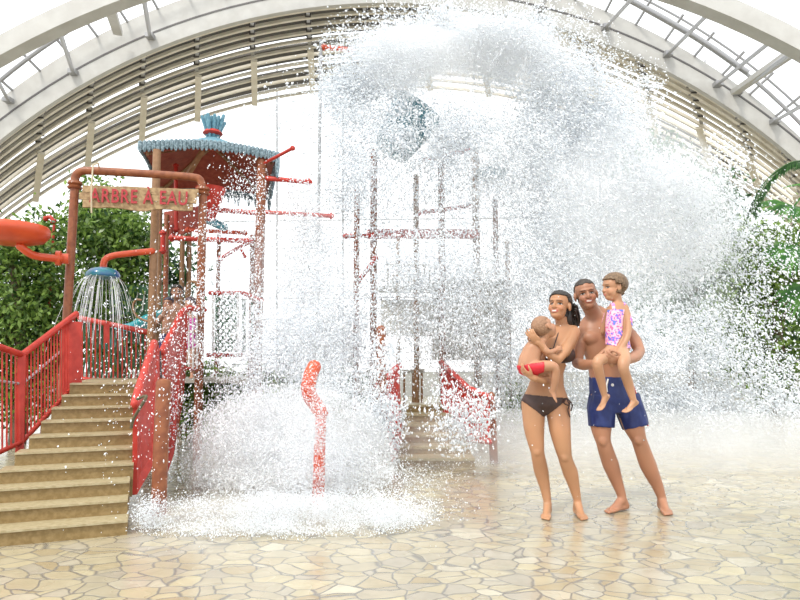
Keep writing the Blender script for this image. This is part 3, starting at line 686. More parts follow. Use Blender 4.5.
# one feathery dark frond arching over from the right edge
sp_ = bez([hub0, P(826, 172, 9.7), P(800, 161, 9.2), P(775, 172, 9.2), P(760, 192, 9.2), P(752, 212, 9.2)], 8)
m = MB(); m.tube(sp_, .012, 6); fb = m.build('frond', M['leaf2'], pl, smooth=True)
m = MB(); rp = random.Random(9)
for i in range(len(sp_)-1):
    for s in (-1, 1):
        for q in range(3):
            p = sp_[i].lerp(sp_[i+1], q/3); t = (sp_[i+1]-sp_[i]).normalized(); sd_ = Vector((0, 1, 0)).cross(t)*s*.35+Vector((0, s*.8, 0)); d = (t*.9+sd_+Vector((0, 0, -.75))).normalized(); L = .24*rp.uniform(.7, 1.1)
            w = d.cross(Vector((0, 1, .2))).normalized()*.012; m.add([p, p+d*L*.5+w, p+d*L, p+d*L*.5-w, p+d*L*.5+Vector((0, .004, 0))], [(0, 1, 4), (1, 2, 4), (2, 3, 4), (3, 0, 4)])
m.build('leaflet', M['leaf2'], fb)
for o in fb.children:
    if o.name.startswith('leaflet'): o['kind'] = 'stuff'
# ------------------------------------------------------------ people
def skin_mat(name, rough=.42):
    m = bpy.data.materials.new(name); m.use_nodes = True; nt = m.node_tree; b = nt.nodes['Principled BSDF']
    a = nt.nodes.new('ShaderNodeAttribute'); a.attribute_name = 'tone'; nt.links.new(a.outputs['Color'], b.inputs['Base Color'])
    b.inputs['Roughness'].default_value = rough; b.inputs['Subsurface Weight'].default_value = .12
    b.inputs['Subsurface Radius'].default_value = (.012, .005, .003); b.inputs['Subsurface Scale'].default_value = 1; b.inputs['Specular IOR Level'].default_value = .35
    return m
SKIN = skin_mat('skin')
def frame3(right, fwd, up): return Matrix((right, fwd, up)).transposed()
def face_R(yaw, pitch=0, roll=0):
    """yaw 0 looks at the camera (-Y), positive yaw turns to the viewer's left (-X); roll positive tips the crown to the viewer's left"""
    base = Matrix(((-1, 0, 0), (0, -1, 0), (0, 0, 1)))  # local x right-of-person -> -X ; local y (forward) -> -Y
    return Matrix.Rotation(math.radians(-roll), 3, 'Y') @ Matrix.Rotation(math.radians(-yaw), 3, 'Z') @ base @ Matrix.Rotation(math.radians(pitch), 3, 'X')
class Body:
    def __init__(s): s.mb = MB(); s.keep = []; s.heads = []
    def cap(s, pts, rs, seg=14):
        pts = [Vector(p) for p in pts]; s.mb.tube(pts, list(rs), seg, round_ends=True); return s
    def limb(s, pts, rs, n=5):
        q = bez(pts, n); t = []
        for i in range(len(rs)-1): t += [rs[i]+(rs[i+1]-rs[i])*(k/n) for k in range(n)]
        return s.cap(q, t+[rs[-1]])
    def ell(s, c, r, R=None): s.mb.ell(c, r, R, 18, 12); return s
    def loft(s, secs, seg=20):
        """secs: (centre, right unit vector, half width, forward unit vector, half depth)"""
        vs = []; n = len(secs)
        for c, x, a, y, b in secs:
            for k in range(seg):
                t = 2*math.pi*k/seg; ct, st_ = math.cos(t), math.sin(t); e = .82
                vs.append(Vector(c)+Vector(x)*a*math.copysign(abs(ct)**e, ct)+Vector(y)*b*math.copysign(abs(st_)**e, st_))
        fs = [(i*seg+k, i*seg+(k+1) % seg, (i+1)*seg+(k+1) % seg, (i+1)*seg+k) for i in range(n-1) for k in range(seg)]
        s.mb.add(vs, fs+[tuple(range(seg))[::-1], tuple((n-1)*seg+k for k in range(seg))]); return s
    def head(s, C, R, k=1.0, child=False, neck=None, nr=.052):
        C = Vector(C); L = lambda x, y, z: C+R @ (Vector((x, y, z))*k)
        E = lambda x, y, z, a, b, c: s.mb.ell(L(x, y, z), (a*k, b*k, c*k), R, 18, 12)
        E(0, -.012, .036, .076, .097, .084); E(0, .022, -.03, .060 if not child else .066, .066, .075 if not child else .068)
        if child: E(0, .018, .03, .070, .072, .07); E(.034, .05, -.035, .03, .03, .03); E(-.034, .05, -.035, .03, .03, .03)
        E(0, .058, -.082 if not child else -.072, .026, .024, .022); E(0, .03, -.075, .044, .05, .03)
        E(.034, .058, -.028, .026, .024, .026); E(-.034, .058, -.028, .026, .024, .026)
        E(0, .072, .028, .048, .018, .012)
        s.cap([L(0, .084, .012), L(0, .100 if not child else .092, -.018), L(0, .098 if not child else .09, -.026)], [.007*k, .011*k, .012*k], 10)
        E(.012, .090, -.026, .009, .010, .008); E(-.012, .090, -.026, .009, .010, .008)
        E(0, .080, -.048, .025, .013, .007); E(0, .078, -.060, .022, .013, .007)
        for sx in (1, -1): E(sx*.078, -.008, -.004, .010, .020, .032); 
        if neck is not None: s.cap([L(0, -.02, -.04), neck], [nr*k, nr*1.05], 16)
        s.heads.append((C, R, k)); s.keep.append((C, .135*k, .06)); return s
    def hand(s, W_, d, nrm, L=.18, curl=.5, thumb=1, spread=.12, fr=.0085):
        """W_ wrist, d pointing direction, nrm palm normal (fingers curl towards it); thumb +1/-1 = side"""
        W_ = Vector(W_); d = Vector(d).normalized(); nrm = Vector(nrm); nrm = (nrm-d*nrm.dot(d)).normalized(); sd_ = d.cross(nrm)*thumb
        R = frame3(sd_, d, nrm); P0 = W_+d*L*.27
        s.mb.ell(P0, (L*.215, L*.30, L*.085), R, 14, 10); s.cap([W_-d*L*.1, W_+d*L*.1], [L*.145, L*.135])
        for i, (o, ln) in enumerate([(.155, .40), (.055, .45), (-.045, .42), (-.14, .33)]):
            root = W_+d*L*.42+sd_*L*o; fd = (d+sd_*spread*(1.2-i*.8)).normalized(); pts = [root-d*L*.12]; a = 0; p = root; pts.append(p)
            for seg_, q in enumerate((.46, .30, .24)):
                a += curl*(.75 if seg_ == 0 else 1.05); p = p+(fd*math.cos(a)+nrm*math.sin(a))*L*ln*q*1.05; pts.append(p)
            s.cap(pts, [fr*1.1, fr*1.1, fr, fr*.93, fr*.82], 8)
        root = W_+d*L*.12+sd_*L*.14; td = (d*.75+sd_*.75+nrm*.35).normalized()
        s.cap([root, root+td*L*.2, root+td*L*.2+(d*.9+sd_*.25+nrm*.35*(1+curl)).normalized()*L*.17, root+td*L*.2+(d*.9+nrm*.5*(1+curl)).normalized()*L*.29], [fr*1.5, fr*1.25, fr*1.1, fr*.9], 8)
        s.keep.append((W_+d*L*.6, L*.62, .1)); return s
    def foot(s, A, toe, L=.24, ground=0.0, lift=0, up=Vector((0, 0, 1)), thumb=1):
        """A ankle joint; toe: horizontal unit direction of the toes (or any direction if up is given)"""
        A = Vector(A); t = Vector(toe).normalized(); up = Vector(up); up = (up-t*up.dot(t)).normalized(); sd_ = t.cross(up)*thumb
        h = (A.z-ground) if abs(up.z) > .9 and ground is not None else L*.30
        f0 = A-up*(h-L*.0)  # point on the ground under the ankle
        s.cap([A, f0-t*L*.14+up*L*.14], [L*.15, L*.135]); s.ell(f0-t*L*.16+up*L*.115, (L*.125, L*.14, L*.115), frame3(sd_, t, up))
        s.cap([A+t*L*.05-up*h*.15, f0+t*L*.28+up*L*.16, f0+t*L*.5+up*L*.085], [L*.145, L*.125, L*.085])
        s.loft([(f0-t*L*.1+up*L*.09, sd_, L*.12, up, L*.085), (f0+t*L*.2+up*L*.10, sd_, L*.14, up, L*.085), (f0+t*L*.46+up*L*.075, sd_, L*.18, up, L*.065), (f0+t*L*.58+up*L*.055, sd_, L*.165, up, L*.045)], 16)
        for i, (o, e, r) in enumerate([(.125, .76, .052), (.05, .77, .036), (-.01, .745, .034), (-.07, .71, .032), (-.12, .67, .03)]):
            s.cap([f0+t*L*.5+sd_*L*o+up*L*.06, f0+t*L*(e-.08)+sd_*L*o+up*L*.06, f0+t*L*e+sd_*L*o+up*L*.042], [L*r, L*r, L*r*.9], 8)
        s.keep.append((f0+t*L*.55, L*.32, .04)); return s
    def finish(s, name, parent, tone, hair, voxel=.0052, smooth=14, lips=(.55, .16, .13), brow=.5, smile=True, eyes=True):
        tone = tuple(c*ALB for c in tone); lips = tuple(c*ALB for c in lips)
        mt = bpy.data.meshes.new('t'); mt.from_pydata(s.mb.v, [], s.mb.f); ot = bpy.data.objects.new('t', mt); COL.objects.link(ot)
        r = ot.modifiers.new('r', 'REMESH'); r.mode = 'VOXEL'; r.voxel_size = voxel; r.use_smooth_shade = True
        bpy.context.view_layer.update(); me = bpy.data.meshes.new_from_object(ot.evaluated_get(bpy.context.evaluated_depsgraph_get()))
        bpy.data.objects.remove(ot); bpy.data.meshes.remove(mt); n = len(me.vertices)
        co = np.empty(n*3, np.float32); me.vertices.foreach_get('co', co); co = co.reshape(-1, 3).astype(np.float64)
        e = np.empty(len(me.edges)*2, np.int32); me.edges.foreach_get('vertices', e); e = e.reshape(-1, 2)
        w = np.ones(n)
        for c, rad, wt in s.keep:
            d = np.linalg.norm(co-np.array(c), axis=1); w = np.minimum(w, np.clip((d-rad*.85)/(rad*.3), wt, 1))
        deg = np.bincount(e.ravel(), minlength=n).astype(float)
        for _ in range(smooth):
            av = np.stack([(np.bincount(e[:, 0], co[e[:, 1], k], n)+np.bincount(e[:, 1], co[e[:, 0], k], n))/np.maximum(deg, 1) for k in range(3)], 1)
            co = co+(av-co)*(w*.6)[:, None]
        rg_ = np.random.default_rng(3); col = np.tile(np.array([*tone, 1.0]), (n, 1))
        vn = .86+.26*vnoise_(co, 9.0); col[:, :3] *= vn[:, None]; col[:, 1:3] *= (.97+.06*vnoise_(co+5, 4))[:, None]
        for C, R, k in s.heads:
            q = ((co-np.array(C)) @ np.array(R))/k; x, y, z = q.T; near = np.linalg.norm(q, axis=1) < .15; fr_ = near & (y > .045)
            # eye sockets
            if eyes:
                for sx in (.031, -.031):
                    g_ = np.exp(-((x-sx)**2+((z-.004)*1.3)**2)/(2*.011**2))*fr_; co -= (g_*.008*k)[:, None]*np.array(R)[:, 1]
                    br = fr_ & (np.abs(z-.026+3*(np.abs(x)-.03)**2) < .0046) & (np.abs(x-sx) < .019); col[br, :3] = col[br, :3]*(1-brow)+np.array(hair)*brow
                    sh = fr_ & (((x-sx)/.019)**2+((z-.005)/.0095)**2 < 1); col[sh, :3] *= .62
                    wh = fr_ & (((x-sx)/.0135)**2+((z-.003)/.0052)**2 < 1); col[wh, :3] = (.5, .47, .43)
                    ir = fr_ & ((x-sx)**2+(z-.003)**2 < .0062**2); col[ir, :3] = (.03, .02, .015)
                    li = fr_ & (np.abs(z-.0095+8*(x-sx)**2) < .0025) & (np.abs(x-sx) < .016); col[li, :3] = (.05, .03, .02)
            zc = -.055+7*x*x if smile else -.054
            m1 = fr_ & (np.abs(z-zc) < (.0105 if smile else .0065)) & (np.abs(x) < (.026 if smile else .02)); col[m1, :3] = lips
            if smile: m2 = fr_ & (np.abs(z-zc-.001) < .0048*(1-(x/.03)**2)) & (np.abs(x) < .018); col[m2, :3] = (.72, .68, .62)
            ck = np.exp(-((np.abs(x)-.038)**2+(z+.025)**2)/(2*.016**2))*fr_; col[:, 1:3] *= (1-.13*ck)[:, None]
        me.vertices.foreach_set('co', (co-np.array(origin(parent))).astype(np.float32).ravel())
        at = me.color_attributes.new('tone', 'FLOAT_COLOR', 'POINT'); at.data.foreach_set('color', col.astype(np.float32).ravel())
        me.materials.clear(); me.materials.append(SKIN); me.polygons.foreach_set('use_smooth', np.ones(len(me.polygons), bool)); me.update()
        o = bpy.data.objects.new(name, me); COL.objects.link(o); o.parent = parent; s.co = co; s.obj = o; return o
    def solid(s, name, mt, parent, voxel=.007, smooth=6, disp=None):
        me0 = bpy.data.meshes.new('t'); me0.from_pydata(s.mb.v, [], s.mb.f); ot = bpy.data.objects.new('t', me0); COL.objects.link(ot)
        r = ot.modifiers.new('r', 'REMESH'); r.mode = 'VOXEL'; r.voxel_size = voxel; r.use_smooth_shade = True
        sm = ot.modifiers.new('s', 'SMOOTH'); sm.iterations = smooth; sm.factor = .5
        bpy.context.view_layer.update(); me = bpy.data.meshes.new_from_object(ot.evaluated_get(bpy.context.evaluated_depsgraph_get())); bpy.data.objects.remove(ot)
        o0 = origin(parent)
        if disp is not None:
            n = len(me.vertices); co = np.empty(n*3, np.float32); me.vertices.foreach_get('co', co); co = co.reshape(-1, 3); no = np.empty(n*3, np.float32); me.vertices.foreach_get('normal', no); no = no.reshape(-1, 3)
            co = co+no*disp(co)[:, None]; me.vertices.foreach_set('co', co.astype(np.float32).ravel())
        for v in me.vertices: v.co = v.co-o0
        me.materials.clear(); me.materials.append(mt); o = bpy.data.objects.new(name, me); COL.objects.link(o); o.parent = parent; return o
_NN = np.random.default_rng(4).random((32, 32, 32))
def vnoise_(p, s):
    q = np.asarray(p)*s; i = np.floor(q).astype(int); f = q-i; f = f*f*(3-2*f); out = 0
    for dx in (0, 1):
        for dy in (0, 1):
            for dz in (0, 1):
                out = out+(f[:, 0] if dx else 1-f[:, 0])*(f[:, 1] if dy else 1-f[:, 1])*(f[:, 2] if dz else 1-f[:, 2])*_NN[(i[:, 0]+dx) % 32, (i[:, 1]+dy) % 32, (i[:, 2]+dz) % 32]
    return out
def shell(body, name, mt, parent, pred, off=.004, th=.004, lump=0, ls=40):
    """a garment: the part of the body surface where pred holds, lifted off the skin and given thickness"""
    me0 = body.obj.data; n = len(me0.vertices); co = body.co; keep = pred(co)
    no = np.empty(n*3, np.float32); me0.vertices.foreach_get('normal', no); no = no.reshape(-1, 3)
    fs = [tuple(p.vertices) for p in me0.polygons if all(keep[v] for v in p.vertices)]
    used = sorted({v for f in fs for v in f}); ix = {v: i for i, v in enumerate(used)}
    d = off+(lump*(vnoise_(co, ls)-.5) if lump else 0); q = (co+no*(d[:, None] if lump else d))[used]-np.array(origin(parent))
    me = bpy.data.meshes.new(name); me.from_pydata([tuple(x) for x in q], [], [tuple(ix[v] for v in f) for f in fs]); me.materials.append(mt)
    me.polygons.foreach_set('use_smooth', [True]*len(me.polygons)); o = bpy.data.objects.new(name, me); COL.objects.link(o); o.parent = parent
    s = o.modifiers.new('thickness', 'SOLIDIFY'); s.thickness = th+off; s.offset = -1; return o
def local(co, C, R, k=1): return (((co-np.array(C)) @ np.array(R))/k).T
def hair_mat(name, c1, c2, rough=.4):
    m = mat(name, c1, rough, noise=c2, scale=70, bump=.6); return m
Z = Vector((0, 0, 1))

# ============================ the woman
Yw = 4.9
wo = thing('person', G(563, 517), 'smiling woman with wet dark hair in a dark brown bikini holding a baby', 'person')
w = Body(); pw = lambda u, v, dy=0: P(u, v, Yw+dy)
hc = pw(559.5, 306.5, -.02); hR = face_R(38, 8, -3); nb = pw(563, 331, .02)
w.head(hc, hR, 1.06, neck=nb, nr=.046)
rx = Vector((.96, .25, 0)).normalized(); fy = Vector((.25, -.96, 0)).normalized()   # chest turned slightly to the viewer's left
sec = []
for (u, v, hw, hd, dy) in [(545.5, 414, .085, .075, 0), (545.5, 405, .168, .105, 0), (545.5, 396, .168, .105, 0), (546, 386, .138, .09, 0), (548, 374, .122, .082, 0), (551, 362, .130, .09, -.01), (556, 350, .142, .10, -.01), (560, 339, .152, .09, 0), (561.5, 330, .138, .07, .01), (562.5, 325, .08, .055, .02)]:
    sec.append((pw(u, v, dy), Vector((1, 0, 0)) if v > 380 else rx, hw, Vector((0, -1, 0)) if v > 380 else fy, hd))
w.loft(sec, 24)
for u in (553, 568): w.ell(pw(u, 355, -.085), (.055, .048, .055))
w.ell(pw(536, 406, .06), (.085, .085, .085)); w.ell(pw(556, 407, .06), (.085, .085, .085))
# legs
w.limb([pw(533.5, 404, 0), pw(534, 428, -.02), pw(537.5, 452, -.03), pw(541, 470, .02), pw(545, 488, .03), pw(547.5, 502, .02)], [.097, .081, .053, .058, .041, .031])
w.limb([pw(557.5, 404, 0), pw(560, 430, -.04), pw(565, 457, -.05), pw(570.5, 473, -.01), pw(574.5, 488, .01), pw(577.5, 500, .02)], [.098, .083, .054, .059, .042, .031])
w.ell(pw(537.5, 452, -.075), (.030, .018, .036)); w.ell(pw(565, 457.5, -.095), (.030, .018, .036)); w.ell(pw(541.5, 469, .05), (.042, .03, .08)); w.ell(pw(571, 473, .02), (.042, .03, .08))
w.foot(pw(547.5, 503.5, .02), Vector((-.35, -.93, 0)), .225, thumb=-1); w.foot(pw(577.5, 502.5, .02), Vector((.04, -.97, 0)), .225)
# her left arm (viewer right): shoulder, elbow in front of the chest, hand behind the baby's head
ls = pw(574, 332, -.01); le = pw(556.5, 360.5, -.20); lw = pw(539.5, 344, -.27)
w.limb([pw(568, 334, .02), ls, ls.lerp(le, .5)+Vector((.012, 0, -.01)), le], [.05, .053, .044, .038]); w.limb([le, le.lerp(lw, .4)+Vector((0, -.01, -.012)), lw], [.038, .036, .024])
w.hand(lw, pw(530, 333, -.285)-lw, Vector((.35, .9, .3)), .165, .35, 1, fr=.0078)
# her right arm (viewer left): under the baby's seat
rs_ = pw(549, 337, .03); re = pw(541, 374, -.02); rw = pw(544, 380.5, -.235)
w.limb([pw(556, 335, .02), rs_, rs_.lerp(re, .5), re], [.05, .05, .042, .037]); w.limb([re, pw(549, 381, -.12), rw], [.037, .035, .026])
rw2 = pw(533, 378, -.28); w.limb([rw, rw2], [.028, .026]); w.hand(rw2, pw(524, 372, -.27)-rw2, Vector((.5, .45, .75)), .165, .45, -1, fr=.0078)
w.finish('body', wo, (.54, .275, .145), (.03, .018, .012))
bk = mat('dark brown swim fabric', (.045, .018, .014), .5, noise=(.06, .026, .02), scale=30)
def p_bottom(co):
    a = P(522, 393.5, Yw); b_ = P(567, 397.5, Yw); cr_ = P(542, 416, Yw)
    x = co[:, 0]; z = co[:, 2]; top = a.z+(b_.z-a.z)*(x-a.x)/(b_.x-a.x)
    lim = cr_.z+np.maximum(np.abs(x-cr_.x)-.012, 0)*.80
    backl = cr_.z-.02+np.maximum(np.abs(x-cr_.x)-.012, 0)*.45
    return (z < top) & (z > np.where(co[:, 1] < Yw+.02, lim, backl)) & (np.abs(x-(a.x+b_.x)/2) < .20)
shell(w, 'bikini_bottom', bk, wo, p_bottom, .004, .004)
def p_top(co):
    r = np.zeros(len(co), bool)
    for u, v in ((553, 356), (568, 356)):
        c = np.array(P(u, v, Yw-.09)); q = co-c; r |= (np.abs(q[:, 0]) < .062-.45*np.maximum(q[:, 2], 0)-.0) & (q[:, 2] > -.055) & (q[:, 2] < .06) & (co[:, 1] < Yw-.03)
    zb = P(560, 361, Yw).z; r |= (np.abs(co[:, 2]-zb) < .011) & (np.abs(co[:, 0]-P(555, 360, Yw).x) < .17)
    armd = np.minimum(segd(co, ls, le), segd(co, le, lw)); armr = np.minimum(segd(co, rs_, re), segd(co, re, rw)); return r & (armd > .058) & (armr > .055)
def segd(co, a, b):
    a = np.array(a); b = np.array(b); d = b-a; t = np.clip(((co-a) @ d)/(d @ d), 0, 1); return np.linalg.norm(co-a-t[:, None]*d, axis=1)
shell(w, 'bikini_top', bk, wo, p_top, .005, .004)
m = MB(); m.tube(bez([pw(568, 350, -.145), pw(570, 341, -.10), pw(570, 332, -.05), pw(567, 326, .04)]), .0045, 6); m.tube(bez([pw(553, 350, -.14), pw(556, 340, -.11), pw(559, 331, -.06), pw(561, 326, .04)]), .0045, 6); m.build('strap', bk, wo, smooth=True)
m = MB()
for pts in ([(566.5, 398, -.09), (570, 402, -.10), (568, 410, -.10), (570, 417, -.09)], [(566.5, 398, -.09), (572, 404, -.09), (571, 411, -.08)], [(566.5, 398, -.09), (564, 403, -.12), (569, 405, -.12), (567, 399, -.10)]):
    m.tube(bez([pw(*q) for q in pts]), .005, 6)
m.build('side_tie', bk, wo, smooth=True)
hm = hair_mat('wet dark hair', (.012, .008, .006), (.03, .019, .013), .42)
def p_hairw(co):
    x, y, z = local(co, hc, hR, 1.06); r = np.sqrt(x*x+y*y+z*z)
    return (r < .16) & (((z > .070-.0*y) & (z > .062+.35*(y-.05))) | ((y < -.005+.55*np.clip(z, 0, .06)) & (z > -.075) & (np.abs(x) < .2) & ~((np.abs(x) > .062) & (np.abs(z+.004) < .034) & (y > -.03)))) & ~((y > .05) & (z < .055))
shell(w, 'hair', hm, wo, p_hairw, .010, .006, .008, 60)
m = MB(); rh = random.Random(1); La = lambda x, y, z: hc+hR @ Vector((x, y, z))
for i in range(26):
    a = rh.uniform(-1, 1); st0 = La(-.05+.055*a if i % 3 else -.072, -.055-.03*rh.random(), rh.uniform(-.03, .04)); e0 = P(573+rh.uniform(-4, 5), 331+rh.uniform(-6, 5), Yw+.03+.03*rh.random()); mid = st0.lerp(e0, .5)+Vector((.02+.015*rh.random(), .02, .005))
    if i > 20: e0 = P(579+rh.uniform(-2, 2), 324+rh.uniform(-3, 3), Yw+.03)
    m.tube(bez([st0, mid, e0], 5), [.010]*4+[.009]*3+[.007, .006, .005, .002], 6)
m.tube(bez([La(-.03, -.07, .05), La(-.045, -.085, -.02), La(-.045, -.075, -.08), P(570, 329, Yw+.03)], 5), [.035]*8+[.034]*4+[.03]*3+[.02], 10, round_ends=True)
m.build('hair_strand', hm, wo, smooth=True)

# ============================ the man
Ym = 5.06
mo = thing('person', G(636, 517), 'smiling tanned man with short dark hair in blue swim shorts holding a little girl', 'person')
b = Body(); pm = lambda u, v, dy=0: P(u, v, Ym+dy)
mc = pm(586, 295, -.05); mR = face_R(8, 2, 9)
b.head(mc, mR, 1.12, neck=pm(597, 320, .02), nr=.058)
b.cap([pm(592, 311, 0), pm(600, 328, .03)], [.064, .085]); b.cap([pm(596, 313, .04), pm(584, 328, .04)], [.05, .06]); b.cap([pm(598, 311, .04), pm(622, 325, .04)], [.05, .06])
sec = []
for (u, v, hw, hd, dy) in [(612, 405, .12, .10, 0), (610, 394, .158, .105, 0), (609, 384, .150, .10, 0), (607.5, 374, .145, .098, 0), (606, 362, .152, .10, 0), (604, 350, .168, .108, 0), (603, 338, .182, .11, 0), (602, 328, .178, .095, .01), (600.5, 320, .14, .075, .02), (598.5, 314, .085, .062, .02)]:
    sec.append((pm(u, v, dy), Vector((1, 0, 0)), hw, Vector((0, -1, 0)), hd))
b.loft(sec, 26)
b.ell(pm(592, 338, -.07), (.075, .045, .055)); b.ell(pm(613, 338, -.07), (.075, .045, .055)); b.ell(pm(624, 331, .02), (.06, .06, .06)); b.ell(pm(581.5, 332, .03), (.055, .06, .055))
# legs
kl = [pm(601, 400, 0), pm(601, 425, -.03), pm(603.5, 442, -.04), pm(610.5, 464, .0), pm(618, 485, .02), pm(622, 496, .02)]
b.limb(kl, [.102, .086, .059, .066, .045, .035])
kr = [pm(626, 400, 0), pm(633, 424, -.04), pm(639, 440, -.05), pm(648, 465, .0), pm(657.5, 486, .02), pm(661.5, 497, .02)]
b.limb(kr, [.102, .087, .060, .067, .046, .036])
b.ell(pm(603, 441, -.095), (.034, .02, .04)); b.ell(pm(638.5, 440, -.105), (.034, .02, .04)); b.ell(pm(610, 463, .045), (.05, .036, .09)); b.ell(pm(648, 463, .045), (.05, .036, .09))
b.foot(Vector((pm(622, 498.5, .02))), Vector((-.86, -.5, 0)), .25, thumb=-1); b.foot(pm(662, 499, .02), Vector((-.14, -1, 0)), .25)
# right arm (viewer left) from behind the woman, forearm forward to the clasp
ra_s = pm(581, 334, .03); ra_e = pm(577, 363, -.12); ra_w = pm(597, 363.5, -.42)
b.limb([pm(590, 332, .02), ra_s, ra_s.lerp(ra_e, .5), ra_e], [.055, .058, .05, .042]); b.limb([ra_e, ra_e.lerp(ra_w, .35)+Vector((0, 0, -.012)), ra_w], [.043, .045, .031])
b.hand(ra_w, pm(611, 357.5, -.43)-ra_w, Vector((.25, .8, .6)), .185, .45, 1, fr=.0092)
# left arm (viewer right) round the girl
la_s = pm(625, 331, .02); la_e = pm(639.5, 351, -.13); la_w = pm(621.5, 362, -.40)
b.limb([pm(615, 331, .02), la_s, la_s.lerp(la_e, .5)+Vector((.02, 0, 0)), la_e], [.055, .06, .053, .044]); b.limb([la_e, la_e.lerp(la_w, .35)+Vector((.012, 0, -.014)), la_w], [.044, .046, .032])
b.hand(la_w, pm(607, 358.5, -.45)-la_w, Vector((-.25, .75, .6)), .185, .4, -1, fr=.0092)
b.finish('body', mo, (.48, .23, .135), (.03, .02, .015), lips=(.45, .13, .10))
hm2 = hair_mat('short dark brown hair', (.035, .024, .018), (.07, .05, .038), .6)
def p_hairm(co):
    x, y, z = local(co, mc, mR, 1.12); r = np.sqrt(x*x+y*y+z*z)
    return (r < .17) & (((z > .070) & (y < .072-.15*(z-.07))) | ((y < -.012+.5*np.maximum(0, z-.01)) & (z > -.045) & ~((np.abs(x) > .07) & (z < .03) & (y > -.035)) & ((y < .02) | (z > .03))))
shell(b, 'hair', hm2, mo, p_hairm, .004, .004, .003, 140)
# shorts: waist loft and two wide legs
s = Body()
for side, (lpts, hem, wd) in enumerate([(kl, pm(601, 427, -.02), .094), (kr, pm(635.5, 427, -.03), .096)]):
    top_ = lpts[0]+Vector((0, 0, .03)); d_ = (hem-top_).normalized(); X = Vector((1, 0, 0)); X = (X-d_*X.dot(d_)).normalized(); Yv = d_.cross(X)
    s.loft([(top_+Vector((.008 if side == 0 else -.008, 0, 0)), X, .103, Yv, .116), (top_.lerp(hem, .45), X, .106, Yv, .116), (hem, X, wd+.004, Yv, .108)], 22)
s.loft([(pm(613, 412, 0), Vector((1, 0, 0)), .16, Vector((0, -1, 0)), .105), (pm(611.5, 398, 0), Vector((1, 0, 0)), .176, Vector((0, -1, 0)), .122), (pm(610, 386, 0), Vector((1, 0, 0)), .162, Vector((0, -1, 0)), .114), (pm(608.5, 377, 0), Vector((1, 0, 0)), .154, Vector((0, -1, 0)), .108)], 26)
blue = mat('royal blue swim fabric', (.008, .020, .125), .55, noise=(.014, .032, .17), scale=18, bump=.3)
so = s.solid('shorts', blue, mo, .0065, 5, disp=lambda co: .006*(vnoise_(co*np.array([1.6, 1.6, .6]), 22)-.5)*2)
rd = mat('red piping', (.6, .04, .04), .5); wt_ = mat('white piping', (.8, .8, .8), .5)
m = MB(); m.tube(bez([pm(633, 385, -.07), pm(638.5, 400, -.085), pm(644, 414, -.085), pm(648, 426, -.06)]), .006, 6); m.build('side_piping', rd, so, smooth=True)
m = MB(); m.tube(bez([pm(608, 379, -.118), pm(606.5, 386, -.13), pm(607, 392, -.13)]), .007, 6); m.ell(pm(612.5, 385, -.125), (.012, .006, .012)); m.build('drawstring', wt_, so, smooth=True)

# ============================ the baby
bb_ = thing('person', P(535, 371, Yw-.22), 'baby in small red swim trunks hugged against the chest of the woman', 'person')
y = Body(); pb_ = lambda u, v, dy=0: P(u, v, Yw-.2+dy)
bc = pb_(544.5, 328.5, -.01); bR = Matrix.Rotation(math.radians(-38), 3, 'Y') @ face_R(-118, 0, 0)
y.head(bc, bR, .86, child=True, neck=pb_(541, 342, .0), nr=.036)
y.loft([(pb_(527.5, 374, 0), Vector((1, 0, 0)), .055, Vector((0, -1, 0)), .05), (pb_(528, 367, 0), Vector((1, 0, 0)), .082, Vector((0, -1, 0)), .075), (pb_(530, 357, 0), Vector((1, 0, 0)), .082, Vector((0, -1, 0)), .07), (pb_(534, 347, 0), Vector((1, 0, 0)), .078, Vector((0, -1, 0)), .066), (pb_(538, 340, 0), Vector((1, 0, 0)), .066, Vector((0, -1, 0)), .055), (pb_(541, 336, 0), Vector((1, 0, 0)), .035, Vector((0, -1, 0)), .035)], 20)
y.limb([pb_(531, 369, -.04), pb_(543, 366, -.09), pb_(554.5, 367, -.10), pb_(555, 379, -.07), pb_(553.5, 389, -.05)], [.052, .044, .034, .033, .023])
y.foot(pb_(553.5, 391, -.05), Vector((.45, -.3, -.75)), .105, ground=None, up=Vector((.6, -.5, .5)))
y.limb([pb_(540, 343, -.04), pb_(548, 352, -.07), pb_(556, 350, -.02)], [.028, .024, .018]); y.hand(pb_(556, 350, -.02), Vector((.9, .3, .3)), Vector((0, 1, 0)), .08, .4, fr=.0055)
y.limb([pb_(525, 369, .06), pb_(534, 372, .10)], [.05, .04])
y.finish('body', bb_, (.54, .28, .165), (.2, .13, .08), voxel=.0048, smooth=8, smile=False)
redf = mat('red swim fabric', (.65, .012, .03), .5, noise=(.72, .02, .04), scale=40)
shell(y, 'swim_trunks', redf, bb_, lambda co: (co[:, 2] < P(530, 363.5, Yw-.2).z+.15*(co[:, 0]-P(530, 363, Yw-.2).x)) & (co[:, 0] < P(540.5, 368, Yw-.2).x) & (co[:, 2] > P(530, 377, Yw-.2).z), .004, .004)
def p_hairb(co):
    x, yy, z = local(co, bc, bR, .86); r = np.sqrt(x*x+yy*yy+z*z); return (r < .17) & (((z > .055) & (yy < .075)) | ((yy < .01) & (z > -.045))) & ~((np.abs(x) > .066) & (z < .03) & (yy > -.035))
shell(y, 'hair', hair_mat('fine light brown hair', (.40, .22, .125), (.30, .16, .09), .6), bb_, p_hairb, .003, .003, .003, 120)

